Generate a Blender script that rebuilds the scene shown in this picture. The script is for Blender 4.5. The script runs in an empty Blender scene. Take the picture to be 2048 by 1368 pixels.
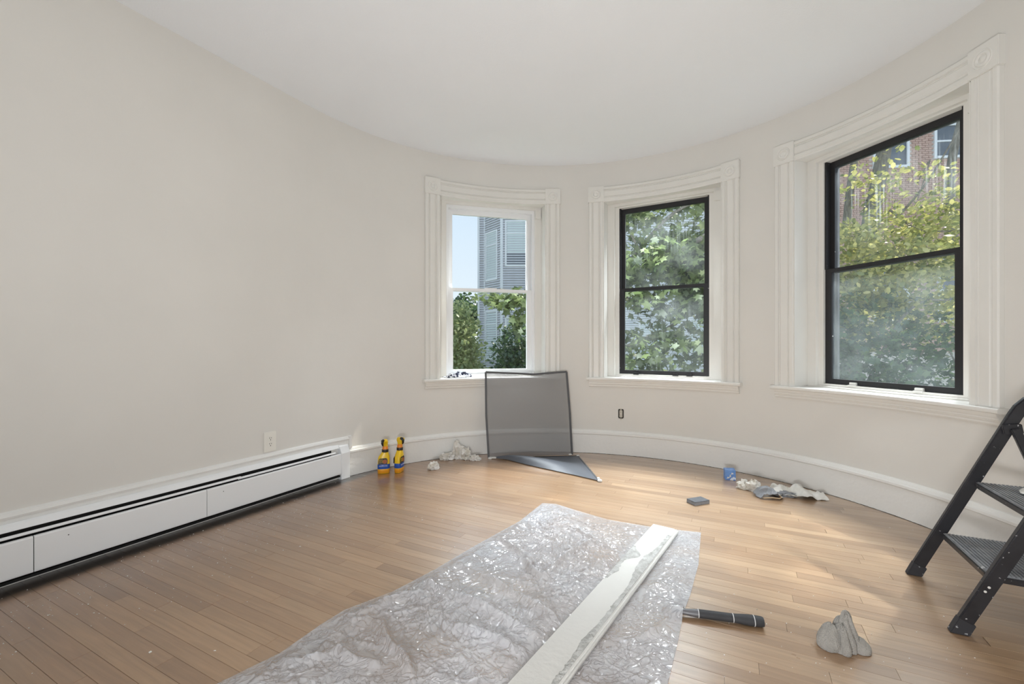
import bpy, bmesh, math, random
import numpy as np
from mathutils import Vector, Matrix, noise
random.seed(7); rng = np.random.default_rng(11)
S = bpy.context.scene; COL = S.collection
PI = math.pi
# ------------------------------------------------------------------ camera, sky, lights, exposure
F = 875.9; YH = 690.0; CH = 1.05
cd = bpy.data.cameras.new('camera'); cam = bpy.data.objects.new('camera', cd); COL.objects.link(cam)
cam.location = (0, 0, CH); cam.rotation_euler = (PI/2, 0, 0)
cd.sensor_width = 36; cd.lens = 36*F/2048; cd.shift_y = 6/2048; cd.clip_start = .02; cd.clip_end = 300
S.camera = cam
S.view_settings.view_transform = 'Standard'; S.view_settings.look = 'None'
S.view_settings.gamma = 1; S.view_settings.use_curve_mapping = False
S.view_settings.exposure = 0.0
W = bpy.data.worlds.new('world'); S.world = W; W.use_nodes = True
wn = W.node_tree; wn.nodes.clear()
wo = wn.nodes.new('ShaderNodeOutputWorld'); wb = wn.nodes.new('ShaderNodeBackground')
tc = wn.nodes.new('ShaderNodeTexCoord'); sx = wn.nodes.new('ShaderNodeSeparateXYZ'); cr = wn.nodes.new('ShaderNodeValToRGB')
wn.links.new(tc.outputs['Generated'], sx.inputs[0]); wn.links.new(sx.outputs['Z'], cr.inputs['Fac'])
cr.color_ramp.elements[0].position = 0; cr.color_ramp.elements[0].color = (.80, .87, .93, 1)
cr.color_ramp.elements[1].position = .55; cr.color_ramp.elements[1].color = (.50, .68, .90, 1)
wn.links.new(cr.outputs[0], wb.inputs[0]); wb.inputs[1].default_value = 1.15
wn.links.new(wb.outputs[0], wo.inputs[0])
sd = bpy.data.lights.new('sun', 'SUN'); sun = bpy.data.objects.new('sun', sd); COL.objects.link(sun)
sd.energy = 5.0; sd.angle = math.radians(.9); sd.color = (1, .93, .80)
SUND = Vector((.80, .60, 1.30)).normalized()
sun.rotation_euler = SUND.to_track_quat('Z', 'Y').to_euler()
# room frame: u runs forward along the left wall, m runs to the right
TH = .492
U = np.array([math.sin(TH), math.cos(TH)]); NL = np.array([-math.cos(TH), math.sin(TH)]); M_ = -NL
C0 = np.array([.317, 2.1204])*1.05; R = 1.994*1.05; HC = 1.05+1.6823*1.05
T = C0 + R*NL
A0 = -62.1895 + .38*0
A0 = math.degrees(math.atan2(NL[0], NL[1]))
def area(name, loc, target, sx_, sy_, energy, color):
    ld = bpy.data.lights.new(name, 'AREA'); ld.shape = 'RECTANGLE'; ld.size = sx_; ld.size_y = sy_; ld.energy = energy; ld.color = color
    o = bpy.data.objects.new(name, ld); COL.objects.link(o); o.location = loc
    o.rotation_euler = (Vector(target)-Vector(loc)).to_track_quat('-Z', 'Y').to_euler()
    return o
def rm(a, b, z=0):   # room coordinates -> world
    p = M_*a + U*b
    return Vector((p[0], p[1], z))
# added fill light low behind the camera, brightening the ceiling ahead
area('bounce_fill', rm(-.2, -.15, .5), rm(-.4, 2.4, HC), .5, .3, 46, (1.0, .99, .985))
# added area lights out of view above each bow window, boosting the daylight
for k_, (ph_, en_) in enumerate(((-14.45, 410), (29.75, 390), (73.7, 310))):
    a_ = math.radians(ph_); c_ = C0+(R+1.7)*np.array([math.sin(a_), math.cos(a_)]); q_ = C0+.2*np.array([math.sin(a_), math.cos(a_)])
    area('sky_fill', (c_[0], c_[1], 4.3), (q_[0], q_[1], .3), 1.7, 1.3, en_, (.90, .95, 1.0)).data.spread = math.radians(128)
def ceiling_lamp_light():
    ld = bpy.data.lights.new('ceiling_lamp_glow', 'POINT'); ld.energy = 5; ld.color = (1, .93, .84); ld.shadow_soft_size = .16
    o = bpy.data.objects.new('ceiling_lamp_glow', ld); COL.objects.link(o); o.location = rm(-.5, -.35, HC-.22)
ceiling_lamp_light()

# ------------------------------------------------------------------ materials
def mat(name, base=(.8, .8, .8), rough=.5, spec=.5, metal=0, noise_amt=0, nscale=6, bump=0, bscale=60, coat=0, coat_r=.1, col2=None, stretch=None, detail=6, chips=None, sheen=0):
    m = bpy.data.materials.new(name); m.use_nodes = True; nt = m.node_tree; b = nt.nodes['Principled BSDF']
    b.inputs['Base Color'].default_value = (*base, 1); b.inputs['Roughness'].default_value = rough
    b.inputs['Specular IOR Level'].default_value = spec; b.inputs['Metallic'].default_value = metal
    b.inputs['Coat Weight'].default_value = coat; b.inputs['Coat Roughness'].default_value = coat_r
    if sheen: b.inputs['Sheen Weight'].default_value = sheen
    t = nt.nodes.new('ShaderNodeTexCoord'); mp = nt.nodes.new('ShaderNodeMapping'); nt.links.new(t.outputs['Object'], mp.inputs[0])
    if stretch: mp.inputs['Scale'].default_value = stretch
    out = None
    if noise_amt or col2:
        n = nt.nodes.new('ShaderNodeTexNoise'); n.inputs['Scale'].default_value = nscale; n.inputs['Detail'].default_value = detail
        nt.links.new(mp.outputs[0], n.inputs['Vector'])
        r = nt.nodes.new('ShaderNodeValToRGB'); r.color_ramp.elements[0].position = .3; r.color_ramp.elements[1].position = .7
        c2 = col2 or tuple(max(0, c*(1-noise_amt)) for c in base)
        r.color_ramp.elements[0].color = (*c2, 1); r.color_ramp.elements[1].color = (*base, 1)
        nt.links.new(n.outputs['Fac'], r.inputs[0]); out = r.outputs[0]; nt.links.new(out, b.inputs['Base Color'])
    if chips:   # (colour, threshold, scale) chipped or splashed paint
        n = nt.nodes.new('ShaderNodeTexNoise'); n.inputs['Scale'].default_value = chips[2]; n.inputs['Detail'].default_value = 5
        nt.links.new(mp.outputs[0], n.inputs['Vector'])
        r = nt.nodes.new('ShaderNodeValToRGB'); r.color_ramp.elements[0].position = chips[1]; r.color_ramp.elements[1].position = chips[1]+.02
        nt.links.new(n.outputs['Fac'], r.inputs[0])
        mx = nt.nodes.new('ShaderNodeMix'); mx.data_type = 'RGBA'; nt.links.new(r.outputs[0], mx.inputs[0])
        if out: nt.links.new(out, mx.inputs[6])
        else: mx.inputs[6].default_value = (*base, 1)
        mx.inputs[7].default_value = (*chips[0], 1); nt.links.new(mx.outputs[2], b.inputs['Base Color'])
    if bump:
        n = nt.nodes.new('ShaderNodeTexNoise'); n.inputs['Scale'].default_value = bscale; n.inputs['Detail'].default_value = 4
        nt.links.new(mp.outputs[0], n.inputs['Vector'])
        bp = nt.nodes.new('ShaderNodeBump'); bp.inputs['Strength'].default_value = bump; bp.inputs['Distance'].default_value = .01
        nt.links.new(n.outputs['Fac'], bp.inputs['Height']); nt.links.new(bp.outputs[0], b.inputs['Normal'])
    return m
M = {}
M['wall'] = mat('wall_paint', (.765, .745, .705), .62, .25, noise_amt=.035, nscale=2.2, bump=.10, bscale=14)
M['ceil'] = mat('ceiling_paint', (.88, .90, .925), .85, .1, noise_amt=.02, nscale=1.5, bump=.10, bscale=120)
M['trim'] = mat('trim_paint', (.80, .785, .745), .38, .4, noise_amt=.03, nscale=5, bump=.05, bscale=25)
M['base'] = mat('baseboard_paint', (.86, .855, .83), .45, .35, noise_amt=.03, nscale=4, bump=.18, bscale=35)
M['white'] = mat('white_vinyl', (.86, .87, .88), .3, .4)
M['heat'] = mat('heater_enamel', (.90, .91, .92), .35, .4, noise_amt=.02, nscale=3)
M['black'] = mat('black_sash_paint', (.022, .022, .024), .42, .35, chips=((.55, .55, .53), .745, 42))
M['dark'] = mat('heater_shadow_fins', (.018, .018, .018), .7, .2, noise_amt=.4, nscale=20)
M['plate'] = mat('outlet_plastic', (.84, .82, .76), .3, .5)
M['slot'] = mat('slot_dark', (.03, .025, .02), .6)
M['beige'] = mat('old_receptacle', (.62, .58, .50), .4)
M['tube'] = mat('ladder_black_enamel', (.028, .028, .033), .33, .5, noise_amt=.3, nscale=14, chips=((.55, .55, .56), .69, 55))
M['step'] = mat('ladder_step_rubber', (.16, .165, .18), .5, .4, col2=(.36, .37, .39), nscale=9, chips=((.62, .62, .63), .68, 20))
M['foot'] = mat('ladder_rubber_foot', (.04, .04, .045), .6, .3, chips=((.40, .41, .42), .66, 70))
M['rod'] = mat('grey_steel_rod', (.14, .14, .15), .4, .5, metal=.3)
M['sframe'] = mat('screen_frame_grey', (.085, .087, .092), .5, .4)
M['clip'] = mat('white_plastic_corner', (.75, .74, .71), .4)
M['rag'] = mat('terry_cloth_grey', (.50, .475, .435), .95, .1, noise_amt=.25, nscale=25, bump=1.0, bscale=260, sheen=.3)
M['ragw'] = mat('white_cloth', (.86, .85, .82), .9, .1, col2=(.72, .70, .64), nscale=14, bump=.25, bscale=60)
M['tissue'] = mat('paper_towel', (.88, .87, .85), .9, .1, col2=(.62, .58, .50), nscale=18, bump=.3, bscale=80)
M['ragg'] = mat('grey_cloth', (.30, .305, .32), .9, .1, noise_amt=.25, nscale=14, bump=.25, bscale=120)
M['ragb'] = mat('blue_black_cloth', (.045, .05, .08), .9, .1, chips=((.66, .67, .72), .49, 30))
M['tan'] = mat('tan_hem', (.50, .36, .22), .8)
M['sponge'] = mat('sanding_sponge_grey', (.135, .14, .15), .85, .2, noise_amt=.25, nscale=90, bump=.3, bscale=300)
M['spongeside'] = mat('sanding_sponge_edge', (.26, .265, .28), .9, .1, noise_amt=.2, nscale=60)
M['blue'] = mat('blue_wrap', (.10, .24, .62), .35, .5, col2=(.20, .38, .75), nscale=16, chips=((.72, .78, .88), .60, 16))
M['yellow'] = mat('bottle_yellow', (.86, .56, .015), .3, .5)
M['amber'] = mat('bottle_amber', (.80, .33, .015), .3, .5)
M['orange'] = mat('collar_orange', (.78, .25, .03), .35, .5)
M['labelk'] = mat('label_black', (.02, .017, .016), .4)
M['labelb'] = mat('label_blue', (.02, .09, .42), .35)
M['labelr'] = mat('label_brown', (.40, .12, .05), .5)
M['labelw'] = mat('label_white', (.80, .80, .80), .5)
M['trig'] = mat('trigger_black', (.02, .02, .02), .4)
M['handle'] = mat('handle_grey_rubber', (.045, .046, .050), .6, .35, noise_amt=.2, nscale=30, bump=.1, bscale=200)
M['ring'] = mat('handle_pale_ring', (.62, .62, .62), .4)
M['board'] = mat('old_board_paint', (.68, .67, .64), .55, .3, noise_amt=.05, nscale=7, bump=.2, bscale=50)
M['torn'] = mat('torn_paint_edge', (.60, .60, .58), .35, .6, col2=(.34, .33, .31), nscale=30, bump=.8, bscale=90)
M['subf'] = mat('joint_dark', (.05, .032, .02), .9)
M['flake'] = mat('paint_flake', (.80, .78, .73), .8)
M['dust'] = mat('grime', (.06, .058, .055), .95, .1, noise_amt=.5, nscale=40)
M['lampglass'] = mat('lamp_opal', (.9, .88, .84), .4)
nb = M['lampglass'].node_tree.nodes['Principled BSDF']; nb.inputs['Emission Color'].default_value = (1, .93, .82, 1); nb.inputs['Emission Strength'].default_value = 2.5

def floor_mat():
    m = bpy.data.materials.new('oak_strip'); m.use_nodes = True; nt = m.node_tree; b = nt.nodes['Principled BSDF']; L = nt.links.new
    oi = nt.nodes.new('ShaderNodeObjectInfo'); at = nt.nodes.new('ShaderNodeAttribute'); at.attribute_name = 'tint'
    ad = nt.nodes.new('ShaderNodeMath'); ad.operation = 'ADD'; L(oi.outputs['Random'], ad.inputs[0]); L(at.outputs['Fac'], ad.inputs[1])
    fr = nt.nodes.new('ShaderNodeMath'); fr.operation = 'FRACT'; L(ad.outputs[0], fr.inputs[0])
    r = nt.nodes.new('ShaderNodeValToRGB'); els = r.color_ramp.elements
    els[0].position = 0; els[0].color = (.315, .195, .108, 1); els[1].position = 1; els[1].color = (.46, .305, .178, 1)
    e = els.new(.35); e.color = (.385, .245, .140, 1); e = els.new(.8); e.color = (.415, .27, .155, 1); e = els.new(.12); e.color = (.345, .21, .115, 1)
    L(fr.outputs[0], r.inputs[0])
    t = nt.nodes.new('ShaderNodeTexCoord'); mp = nt.nodes.new('ShaderNodeMapping'); L(t.outputs['Object'], mp.inputs[0])
    cmb = nt.nodes.new('ShaderNodeCombineXYZ'); mu = nt.nodes.new('ShaderNodeMath'); mu.operation = 'MULTIPLY'; mu.inputs[1].default_value = 37
    L(fr.outputs[0], mu.inputs[0]); L(mu.outputs[0], cmb.inputs[0]); L(mu.outputs[0], cmb.inputs[1]); L(cmb.outputs[0], mp.inputs['Location'])
    mp2 = nt.nodes.new('ShaderNodeMapping'); mp2.inputs['Scale'].default_value = (3.5, 60, 3.5); L(mp.outputs[0], mp2.inputs[0])
    n = nt.nodes.new('ShaderNodeTexNoise'); n.inputs['Scale'].default_value = 1; n.inputs['Detail'].default_value = 7; n.inputs['Distortion'].default_value = .8; L(mp2.outputs[0], n.inputs['Vector'])
    gr = nt.nodes.new('ShaderNodeMapRange'); gr.inputs[1].default_value = .3; gr.inputs[2].default_value = .72; gr.inputs[3].default_value = .84; gr.inputs[4].default_value = 1.10; L(n.outputs['Fac'], gr.inputs[0])
    mx = nt.nodes.new('ShaderNodeVectorMath'); mx.operation = 'SCALE'; L(r.outputs[0], mx.inputs[0]); L(gr.outputs[0], mx.inputs['Scale'])
    # worn, dusty grime in patches (world position) and a black scum band along the heater
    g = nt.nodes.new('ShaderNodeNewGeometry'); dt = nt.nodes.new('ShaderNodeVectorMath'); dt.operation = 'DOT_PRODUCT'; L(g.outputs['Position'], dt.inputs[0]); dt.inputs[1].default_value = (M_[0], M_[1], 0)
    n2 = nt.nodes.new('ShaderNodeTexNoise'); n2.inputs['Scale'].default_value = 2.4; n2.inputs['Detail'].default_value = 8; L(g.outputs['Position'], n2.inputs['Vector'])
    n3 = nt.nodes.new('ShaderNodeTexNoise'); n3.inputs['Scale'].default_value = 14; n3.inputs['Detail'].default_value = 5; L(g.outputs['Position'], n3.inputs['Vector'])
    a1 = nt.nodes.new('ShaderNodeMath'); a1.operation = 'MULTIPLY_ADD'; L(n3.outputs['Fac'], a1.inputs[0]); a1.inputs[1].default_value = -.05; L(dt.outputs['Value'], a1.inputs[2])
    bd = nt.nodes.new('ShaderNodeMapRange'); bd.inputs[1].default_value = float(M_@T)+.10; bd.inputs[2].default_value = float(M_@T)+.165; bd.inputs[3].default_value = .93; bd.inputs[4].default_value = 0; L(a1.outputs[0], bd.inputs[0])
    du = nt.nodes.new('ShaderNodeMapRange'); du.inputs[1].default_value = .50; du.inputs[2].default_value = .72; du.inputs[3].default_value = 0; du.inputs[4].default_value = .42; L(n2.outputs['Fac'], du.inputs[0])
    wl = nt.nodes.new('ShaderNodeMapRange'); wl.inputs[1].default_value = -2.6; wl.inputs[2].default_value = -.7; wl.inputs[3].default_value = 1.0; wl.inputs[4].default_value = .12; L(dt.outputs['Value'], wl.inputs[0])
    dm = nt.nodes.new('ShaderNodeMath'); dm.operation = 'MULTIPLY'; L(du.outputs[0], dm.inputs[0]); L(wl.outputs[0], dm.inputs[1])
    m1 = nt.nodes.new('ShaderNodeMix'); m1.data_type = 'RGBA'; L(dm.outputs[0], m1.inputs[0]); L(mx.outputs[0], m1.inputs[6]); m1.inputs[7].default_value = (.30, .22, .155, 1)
    # boards multiplied darker and more amber towards the long wall, with a noisy edge
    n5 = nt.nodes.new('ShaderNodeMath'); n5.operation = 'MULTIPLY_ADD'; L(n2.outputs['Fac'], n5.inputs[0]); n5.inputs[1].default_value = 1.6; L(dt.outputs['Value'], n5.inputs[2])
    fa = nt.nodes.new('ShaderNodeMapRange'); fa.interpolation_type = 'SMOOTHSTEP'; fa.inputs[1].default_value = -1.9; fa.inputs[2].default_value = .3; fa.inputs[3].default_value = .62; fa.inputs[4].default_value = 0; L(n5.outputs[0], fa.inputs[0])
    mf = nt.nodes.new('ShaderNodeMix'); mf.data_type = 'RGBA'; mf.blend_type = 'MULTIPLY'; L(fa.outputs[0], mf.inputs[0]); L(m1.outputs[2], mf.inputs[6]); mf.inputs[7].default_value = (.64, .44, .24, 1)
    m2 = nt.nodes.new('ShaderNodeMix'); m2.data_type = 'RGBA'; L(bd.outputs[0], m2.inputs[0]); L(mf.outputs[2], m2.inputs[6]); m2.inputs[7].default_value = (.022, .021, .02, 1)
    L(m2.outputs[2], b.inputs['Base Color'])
    rr = nt.nodes.new('ShaderNodeMapRange'); rr.inputs[3].default_value = .22; rr.inputs[4].default_value = .42; L(n2.outputs['Fac'], rr.inputs[0]); L(rr.outputs[0], b.inputs['Roughness'])
    b.inputs['Specular IOR Level'].default_value = .62; b.inputs['Coat Weight'].default_value = 1.0; b.inputs['Coat Roughness'].default_value = .22; b.inputs['Coat IOR'].default_value = 1.6
    bp = nt.nodes.new('ShaderNodeBump'); bp.inputs['Strength'].default_value = .10; bp.inputs['Distance'].default_value = .003; L(n.outputs['Fac'], bp.inputs['Height']); L(bp.outputs[0], b.inputs['Normal'])
    return m
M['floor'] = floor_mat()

def glass_mat(name, haze, streak=0, tint=(.80, .86, .86), seed=0, cloud=.5):
    m = bpy.data.materials.new(name); m.use_nodes = True; nt = m.node_tree; nt.nodes.clear(); L = nt.links.new
    o = nt.nodes.new('ShaderNodeOutputMaterial'); tr = nt.nodes.new('ShaderNodeBsdfTransparent'); tr.inputs[0].default_value = (.97, .985, .98, 1)
    gl = nt.nodes.new('ShaderNodeBsdfGlossy'); gl.inputs['Roughness'].default_value = .02
    fr = nt.nodes.new('ShaderNodeFresnel'); fr.inputs[0].default_value = 1.45
    bk = nt.nodes.new('ShaderNodeNewGeometry'); ib = nt.nodes.new('ShaderNodeMath'); ib.operation = 'SUBTRACT'; ib.inputs[0].default_value = 1; L(bk.outputs['Backfacing'], ib.inputs[1])
    fm_ = nt.nodes.new('ShaderNodeMath'); fm_.operation = 'MULTIPLY'; L(fr.outputs[0], fm_.inputs[0]); L(ib.outputs[0], fm_.inputs[1])
    m1 = nt.nodes.new('ShaderNodeMixShader'); L(fm_.outputs[0], m1.inputs[0]); L(tr.outputs[0], m1.inputs[1]); L(gl.outputs[0], m1.inputs[2])
    last = m1.outputs[0]
    if haze:
        df = nt.nodes.new('ShaderNodeBsdfDiffuse'); df.inputs[0].default_value = (*tint, 1); tl = nt.nodes.new('ShaderNodeBsdfTranslucent'); tl.inputs[0].default_value = (*tint, 1)
        dd = nt.nodes.new('ShaderNodeMixShader'); dd.inputs[0].default_value = .5; L(df.outputs[0], dd.inputs[1]); L(tl.outputs[0], dd.inputs[2])
        t = nt.nodes.new('ShaderNodeTexCoord'); mp = nt.nodes.new('ShaderNodeMapping'); mp.inputs['Location'].default_value = (seed, seed, seed); L(t.outputs['Object'], mp.inputs[0])
        n = nt.nodes.new('ShaderNodeTexNoise'); n.inputs['Scale'].default_value = 4.5; n.inputs['Detail'].default_value = 6; L(mp.outputs[0], n.inputs['Vector'])
        r = nt.nodes.new('ShaderNodeMapRange'); r.inputs[1].default_value = .40; r.inputs[2].default_value = .72; r.inputs[3].default_value = haze*(1-cloud); r.inputs[4].default_value = haze*(1+cloud); L(n.outputs['Fac'], r.inputs[0])
        fac = r.outputs[0]
        if streak:
            mp2 = nt.nodes.new('ShaderNodeMapping'); mp2.inputs['Scale'].default_value = (70, 70, 3); L(mp.outputs[0], mp2.inputs[0])
            n2 = nt.nodes.new('ShaderNodeTexNoise'); n2.inputs['Scale'].default_value = 1; L(mp2.outputs[0], n2.inputs['Vector'])
            n3 = nt.nodes.new('ShaderNodeTexNoise'); n3.inputs['Scale'].default_value = 3; L(mp.outputs[0], n3.inputs['Vector'])
            r2 = nt.nodes.new('ShaderNodeMapRange'); r2.inputs[1].default_value = .5; r2.inputs[2].default_value = .7; r2.inputs[3].default_value = 0; r2.inputs[4].default_value = streak; L(n2.outputs['Fac'], r2.inputs[0])
            r3 = nt.nodes.new('ShaderNodeMapRange'); r3.inputs[1].default_value = .48; r3.inputs[2].default_value = .62; L(n3.outputs['Fac'], r3.inputs[0])
            mm = nt.nodes.new('ShaderNodeMath'); mm.operation = 'MULTIPLY_ADD'; L(r2.outputs[0], mm.inputs[0]); L(r3.outputs[0], mm.inputs[1]); L(fac, mm.inputs[2]); fac = mm.outputs[0]
        m2 = nt.nodes.new('ShaderNodeMixShader'); L(fac, m2.inputs[0]); L(last, m2.inputs[1]); L(dd.outputs[0], m2.inputs[2]); last = m2.outputs[0]
    L(last, o.inputs[0]); return m
M['glass1'] = glass_mat('clean_glass', 0)
M['glass2a'] = glass_mat('dusty_glass_a', .022, .04, seed=3, cloud=.8)
M['glass2b'] = glass_mat('dusty_glass_b', .045, .04, seed=9, cloud=.7)
M['glass3a'] = glass_mat('dusty_glass_c', .016, .10, seed=5, cloud=.8)
M['glass3b'] = glass_mat('fogged_glass', .075, .03, tint=(.66, .74, .75), seed=1, cloud=.45)

def thin_mat(name, col, fac, rough=.5):   # see-through woven mesh
    m = bpy.data.materials.new(name); m.use_nodes = True; nt = m.node_tree; b = nt.nodes['Principled BSDF']; o = nt.nodes['Material Output']
    b.inputs['Base Color'].default_value = (*col, 1); b.inputs['Roughness'].default_value = rough
    tr = nt.nodes.new('ShaderNodeBsdfTransparent'); mx = nt.nodes.new('ShaderNodeMixShader'); mx.inputs[0].default_value = fac
    nt.links.new(tr.outputs[0], mx.inputs[1]); nt.links.new(b.outputs[0], mx.inputs[2]); nt.links.new(mx.outputs[0], o.inputs[0]); return m
M['mesh'] = thin_mat('screen_mesh_grey', (.22, .22, .225), .58)
M['meshf'] = thin_mat('screen_mesh_blue_grey', (.10, .11, .13), .90, .5)
def plastic_mat():
    m = bpy.data.materials.new('clear_plastic_film'); m.use_nodes = True; nt = m.node_tree; b = nt.nodes['Principled BSDF']; o = nt.nodes['Material Output']; L = nt.links.new
    b.inputs['Base Color'].default_value = (.70, .725, .77, 1); b.inputs['Roughness'].default_value = .10; b.inputs['IOR'].default_value = 1.95
    b.inputs['Coat Weight'].default_value = .5; b.inputs['Coat Roughness'].default_value = .05
    g = nt.nodes.new('ShaderNodeNewGeometry'); n = nt.nodes.new('ShaderNodeTexNoise'); n.inputs['Scale'].default_value = 3; n.inputs['Detail'].default_value = 3; L(g.outputs['Position'], n.inputs['Vector'])
    r = nt.nodes.new('ShaderNodeMapRange'); r.inputs[1].default_value = .35; r.inputs[2].default_value = .65; r.inputs[3].default_value = .42; r.inputs[4].default_value = .68; L(n.outputs['Fac'], r.inputs[0])
    nz = nt.nodes.new('ShaderNodeTexNoise'); nz.inputs['Scale'].default_value = 22; nz.inputs['Detail'].default_value = 5; nz.inputs['Distortion'].default_value = 1.2; L(g.outputs['Position'], nz.inputs['Vector'])
    s1 = nt.nodes.new('ShaderNodeMath'); s1.operation = 'SUBTRACT'; s1.inputs[1].default_value = .5; L(nz.outputs['Fac'], s1.inputs[0]); s3 = nt.nodes.new('ShaderNodeMath'); s3.operation = 'ABSOLUTE'; L(s1.outputs[0], s3.inputs[0]); s2 = nt.nodes.new('ShaderNodeMapRange'); s2.inputs[1].default_value = 0; s2.inputs[2].default_value = .07; s2.interpolation_type = 'SMOOTHSTEP'; L(s3.outputs[0], s2.inputs[0])
    bp = nt.nodes.new('ShaderNodeBump'); bp.invert = True; bp.inputs['Strength'].default_value = .6; bp.inputs['Distance'].default_value = .010; L(s2.outputs[0], bp.inputs['Height']); L(bp.outputs[0], b.inputs['Normal']); L(bp.outputs[0], b.inputs['Coat Normal'])
    tr = nt.nodes.new('ShaderNodeBsdfTransparent'); mx = nt.nodes.new('ShaderNodeMixShader'); L(r.outputs[0], mx.inputs[0]); L(tr.outputs[0], mx.inputs[1]); L(b.outputs[0], mx.inputs[2]); L(mx.outputs[0], o.inputs[0])
    return m
M['plastic'] = plastic_mat()
def leaf_mat(name, cols):
    m = bpy.data.materials.new(name); m.use_nodes = True; nt = m.node_tree; nt.nodes.clear(); L = nt.links.new
    o = nt.nodes.new('ShaderNodeOutputMaterial'); at = nt.nodes.new('ShaderNodeAttribute'); at.attribute_name = 'tint'
    r = nt.nodes.new('ShaderNodeValToRGB'); L(at.outputs['Fac'], r.inputs[0]); e = r.color_ramp.elements
    e[0].color = (*cols[0], 1); e[1].color = (*cols[-1], 1)
    for i, c in enumerate(cols[1:-1]): e.new((i+1)/(len(cols)-1)).color = (*c, 1)
    d = nt.nodes.new('ShaderNodeBsdfDiffuse'); t = nt.nodes.new('ShaderNodeBsdfTranslucent'); g = nt.nodes.new('ShaderNodeBsdfGlossy'); g.inputs['Roughness'].default_value = .4
    L(r.outputs[0], d.inputs[0]); L(r.outputs[0], t.inputs[0]); mx = nt.nodes.new('ShaderNodeMixShader'); mx.inputs[0].default_value = .55; L(d.outputs[0], mx.inputs[1]); L(t.outputs[0], mx.inputs[2])
    m2 = nt.nodes.new('ShaderNodeMixShader'); m2.inputs[0].default_value = .06; L(mx.outputs[0], m2.inputs[1]); L(g.outputs[0], m2.inputs[2]); L(m2.outputs[0], o.inputs[0]); return m
M['leafg'] = leaf_mat('maple_leaf_green', [(.06, .10, .035), (.12, .165, .06), (.20, .26, .095), (.33, .39, .16)])
M['leafy'] = leaf_mat('leaf_yellow_green', [(.16, .21, .07), (.34, .37, .12), (.60, .57, .20), (.80, .74, .34)])
M['leafd'] = leaf_mat('leaf_dark', [(.03, .07, .035), (.06, .12, .06), (.10, .18, .07), (.20, .30, .10)])
M['leafs'] = leaf_mat('leaf_sunny', [(.22, .28, .13), (.38, .45, .20), (.56, .60, .28), (.68, .66, .36)])
M['bark'] = mat('bark', (.30, .28, .24), .9, .1, col2=(.15, .135, .115), nscale=8, stretch=(4, 4, 1), bump=.6, bscale=30)
M['clap'] = mat('clapboard_grey', (.60, .60, .63), .7, .2, noise_amt=.08, nscale=5)
M['clapl'] = mat('clapboard_pale', (.80, .81, .83), .7, .2, noise_amt=.06, nscale=5)
M['ewhite'] = mat('house_trim_white', (.82, .83, .85), .5)
M['blind'] = mat('window_blind', (.70, .78, .78), .5, .3)
M['dglass'] = mat('dark_window_glass', (.10, .12, .15), .08, .8)
M['brick'] = mat('brick_red', (.63, .43, .36), .85, .1, col2=(.49, .32, .265), nscale=7)
M['mortar'] = mat('mortar', (.68, .62, .57), .9)
M['grass'] = mat('ground_grass', (.12, .17, .06), .95, .1, noise_amt=.4, nscale=.8)
M['asph'] = mat('roof_grey', (.22, .22, .23), .9)

# ------------------------------------------------------------------ mesh helpers
class MB:
    def __init__(s): s.v = []; s.f = []
    def add(s, vs, fs):
        o = len(s.v); s.v += [tuple(map(float, p)) for p in vs]; s.f += [tuple(i+o for i in f) for f in fs]; return s
    def box(s, x0, x1, y0, y1, z0, z1, fn=None):
        vs = [(x0, y0, z0), (x1, y0, z0), (x1, y1, z0), (x0, y1, z0), (x0, y0, z1), (x1, y0, z1), (x1, y1, z1), (x0, y1, z1)]
        if fn: vs = [fn(*p) for p in vs]
        return s.add(vs, [(0, 3, 2, 1), (4, 5, 6, 7), (0, 1, 5, 4), (1, 2, 6, 5), (2, 3, 7, 6), (3, 0, 4, 7)])
    def ringloft(s, rings, cap=True, closed=True):
        n = len(rings[0]); vs = [p for r in rings for p in r]; fs = []
        for i in range(len(rings)-1):
            for j in range(n if closed else n-1):
                k = (j+1) % n; fs.append((i*n+j, i*n+k, (i+1)*n+k, (i+1)*n+j))
        if cap and closed: fs += [tuple(range(n))[::-1], tuple((len(rings)-1)*n+j for j in range(n))]
        return s.add(vs, fs)
    def tube(s, pts, rad, n=10, flat=1.0):
        pts = [Vector(p) for p in pts]; rings = []
        rads = rad if hasattr(rad, '__len__') else [rad]*len(pts)
        for i, p in enumerate(pts):
            d = (pts[min(i+1, len(pts)-1)]-pts[max(i-1, 0)]).normalized()
            a = Vector((0, 0, 1)) if abs(d.z) < .95 else Vector((1, 0, 0))
            x = d.cross(a).normalized(); y = x.cross(d)
            rings.append([p + x*math.cos(2*PI*j/n)*rads[i] + y*math.sin(2*PI*j/n)*rads[i]*flat for j in range(n)])
        return s.ringloft(rings)
    def bar(s, p0, p1, a, b, side):   # rectangular bar; b measured along 'side'
        p0, p1 = Vector(p0), Vector(p1); d = (p1-p0).normalized(); sd_ = Vector(side); sd_ = (sd_-d*sd_.dot(d)).normalized(); o = d.cross(sd_)
        r = [[p + o*x*a/2 + sd_*y*b/2 for x, y in ((-1, -1), (1, -1), (1, 1), (-1, 1))] for p in (p0, p1)]
        return s.ringloft(r)
def link(o, parent=None):
    COL.objects.link(o)
    if parent is not None: o.parent = parent
    return o
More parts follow.
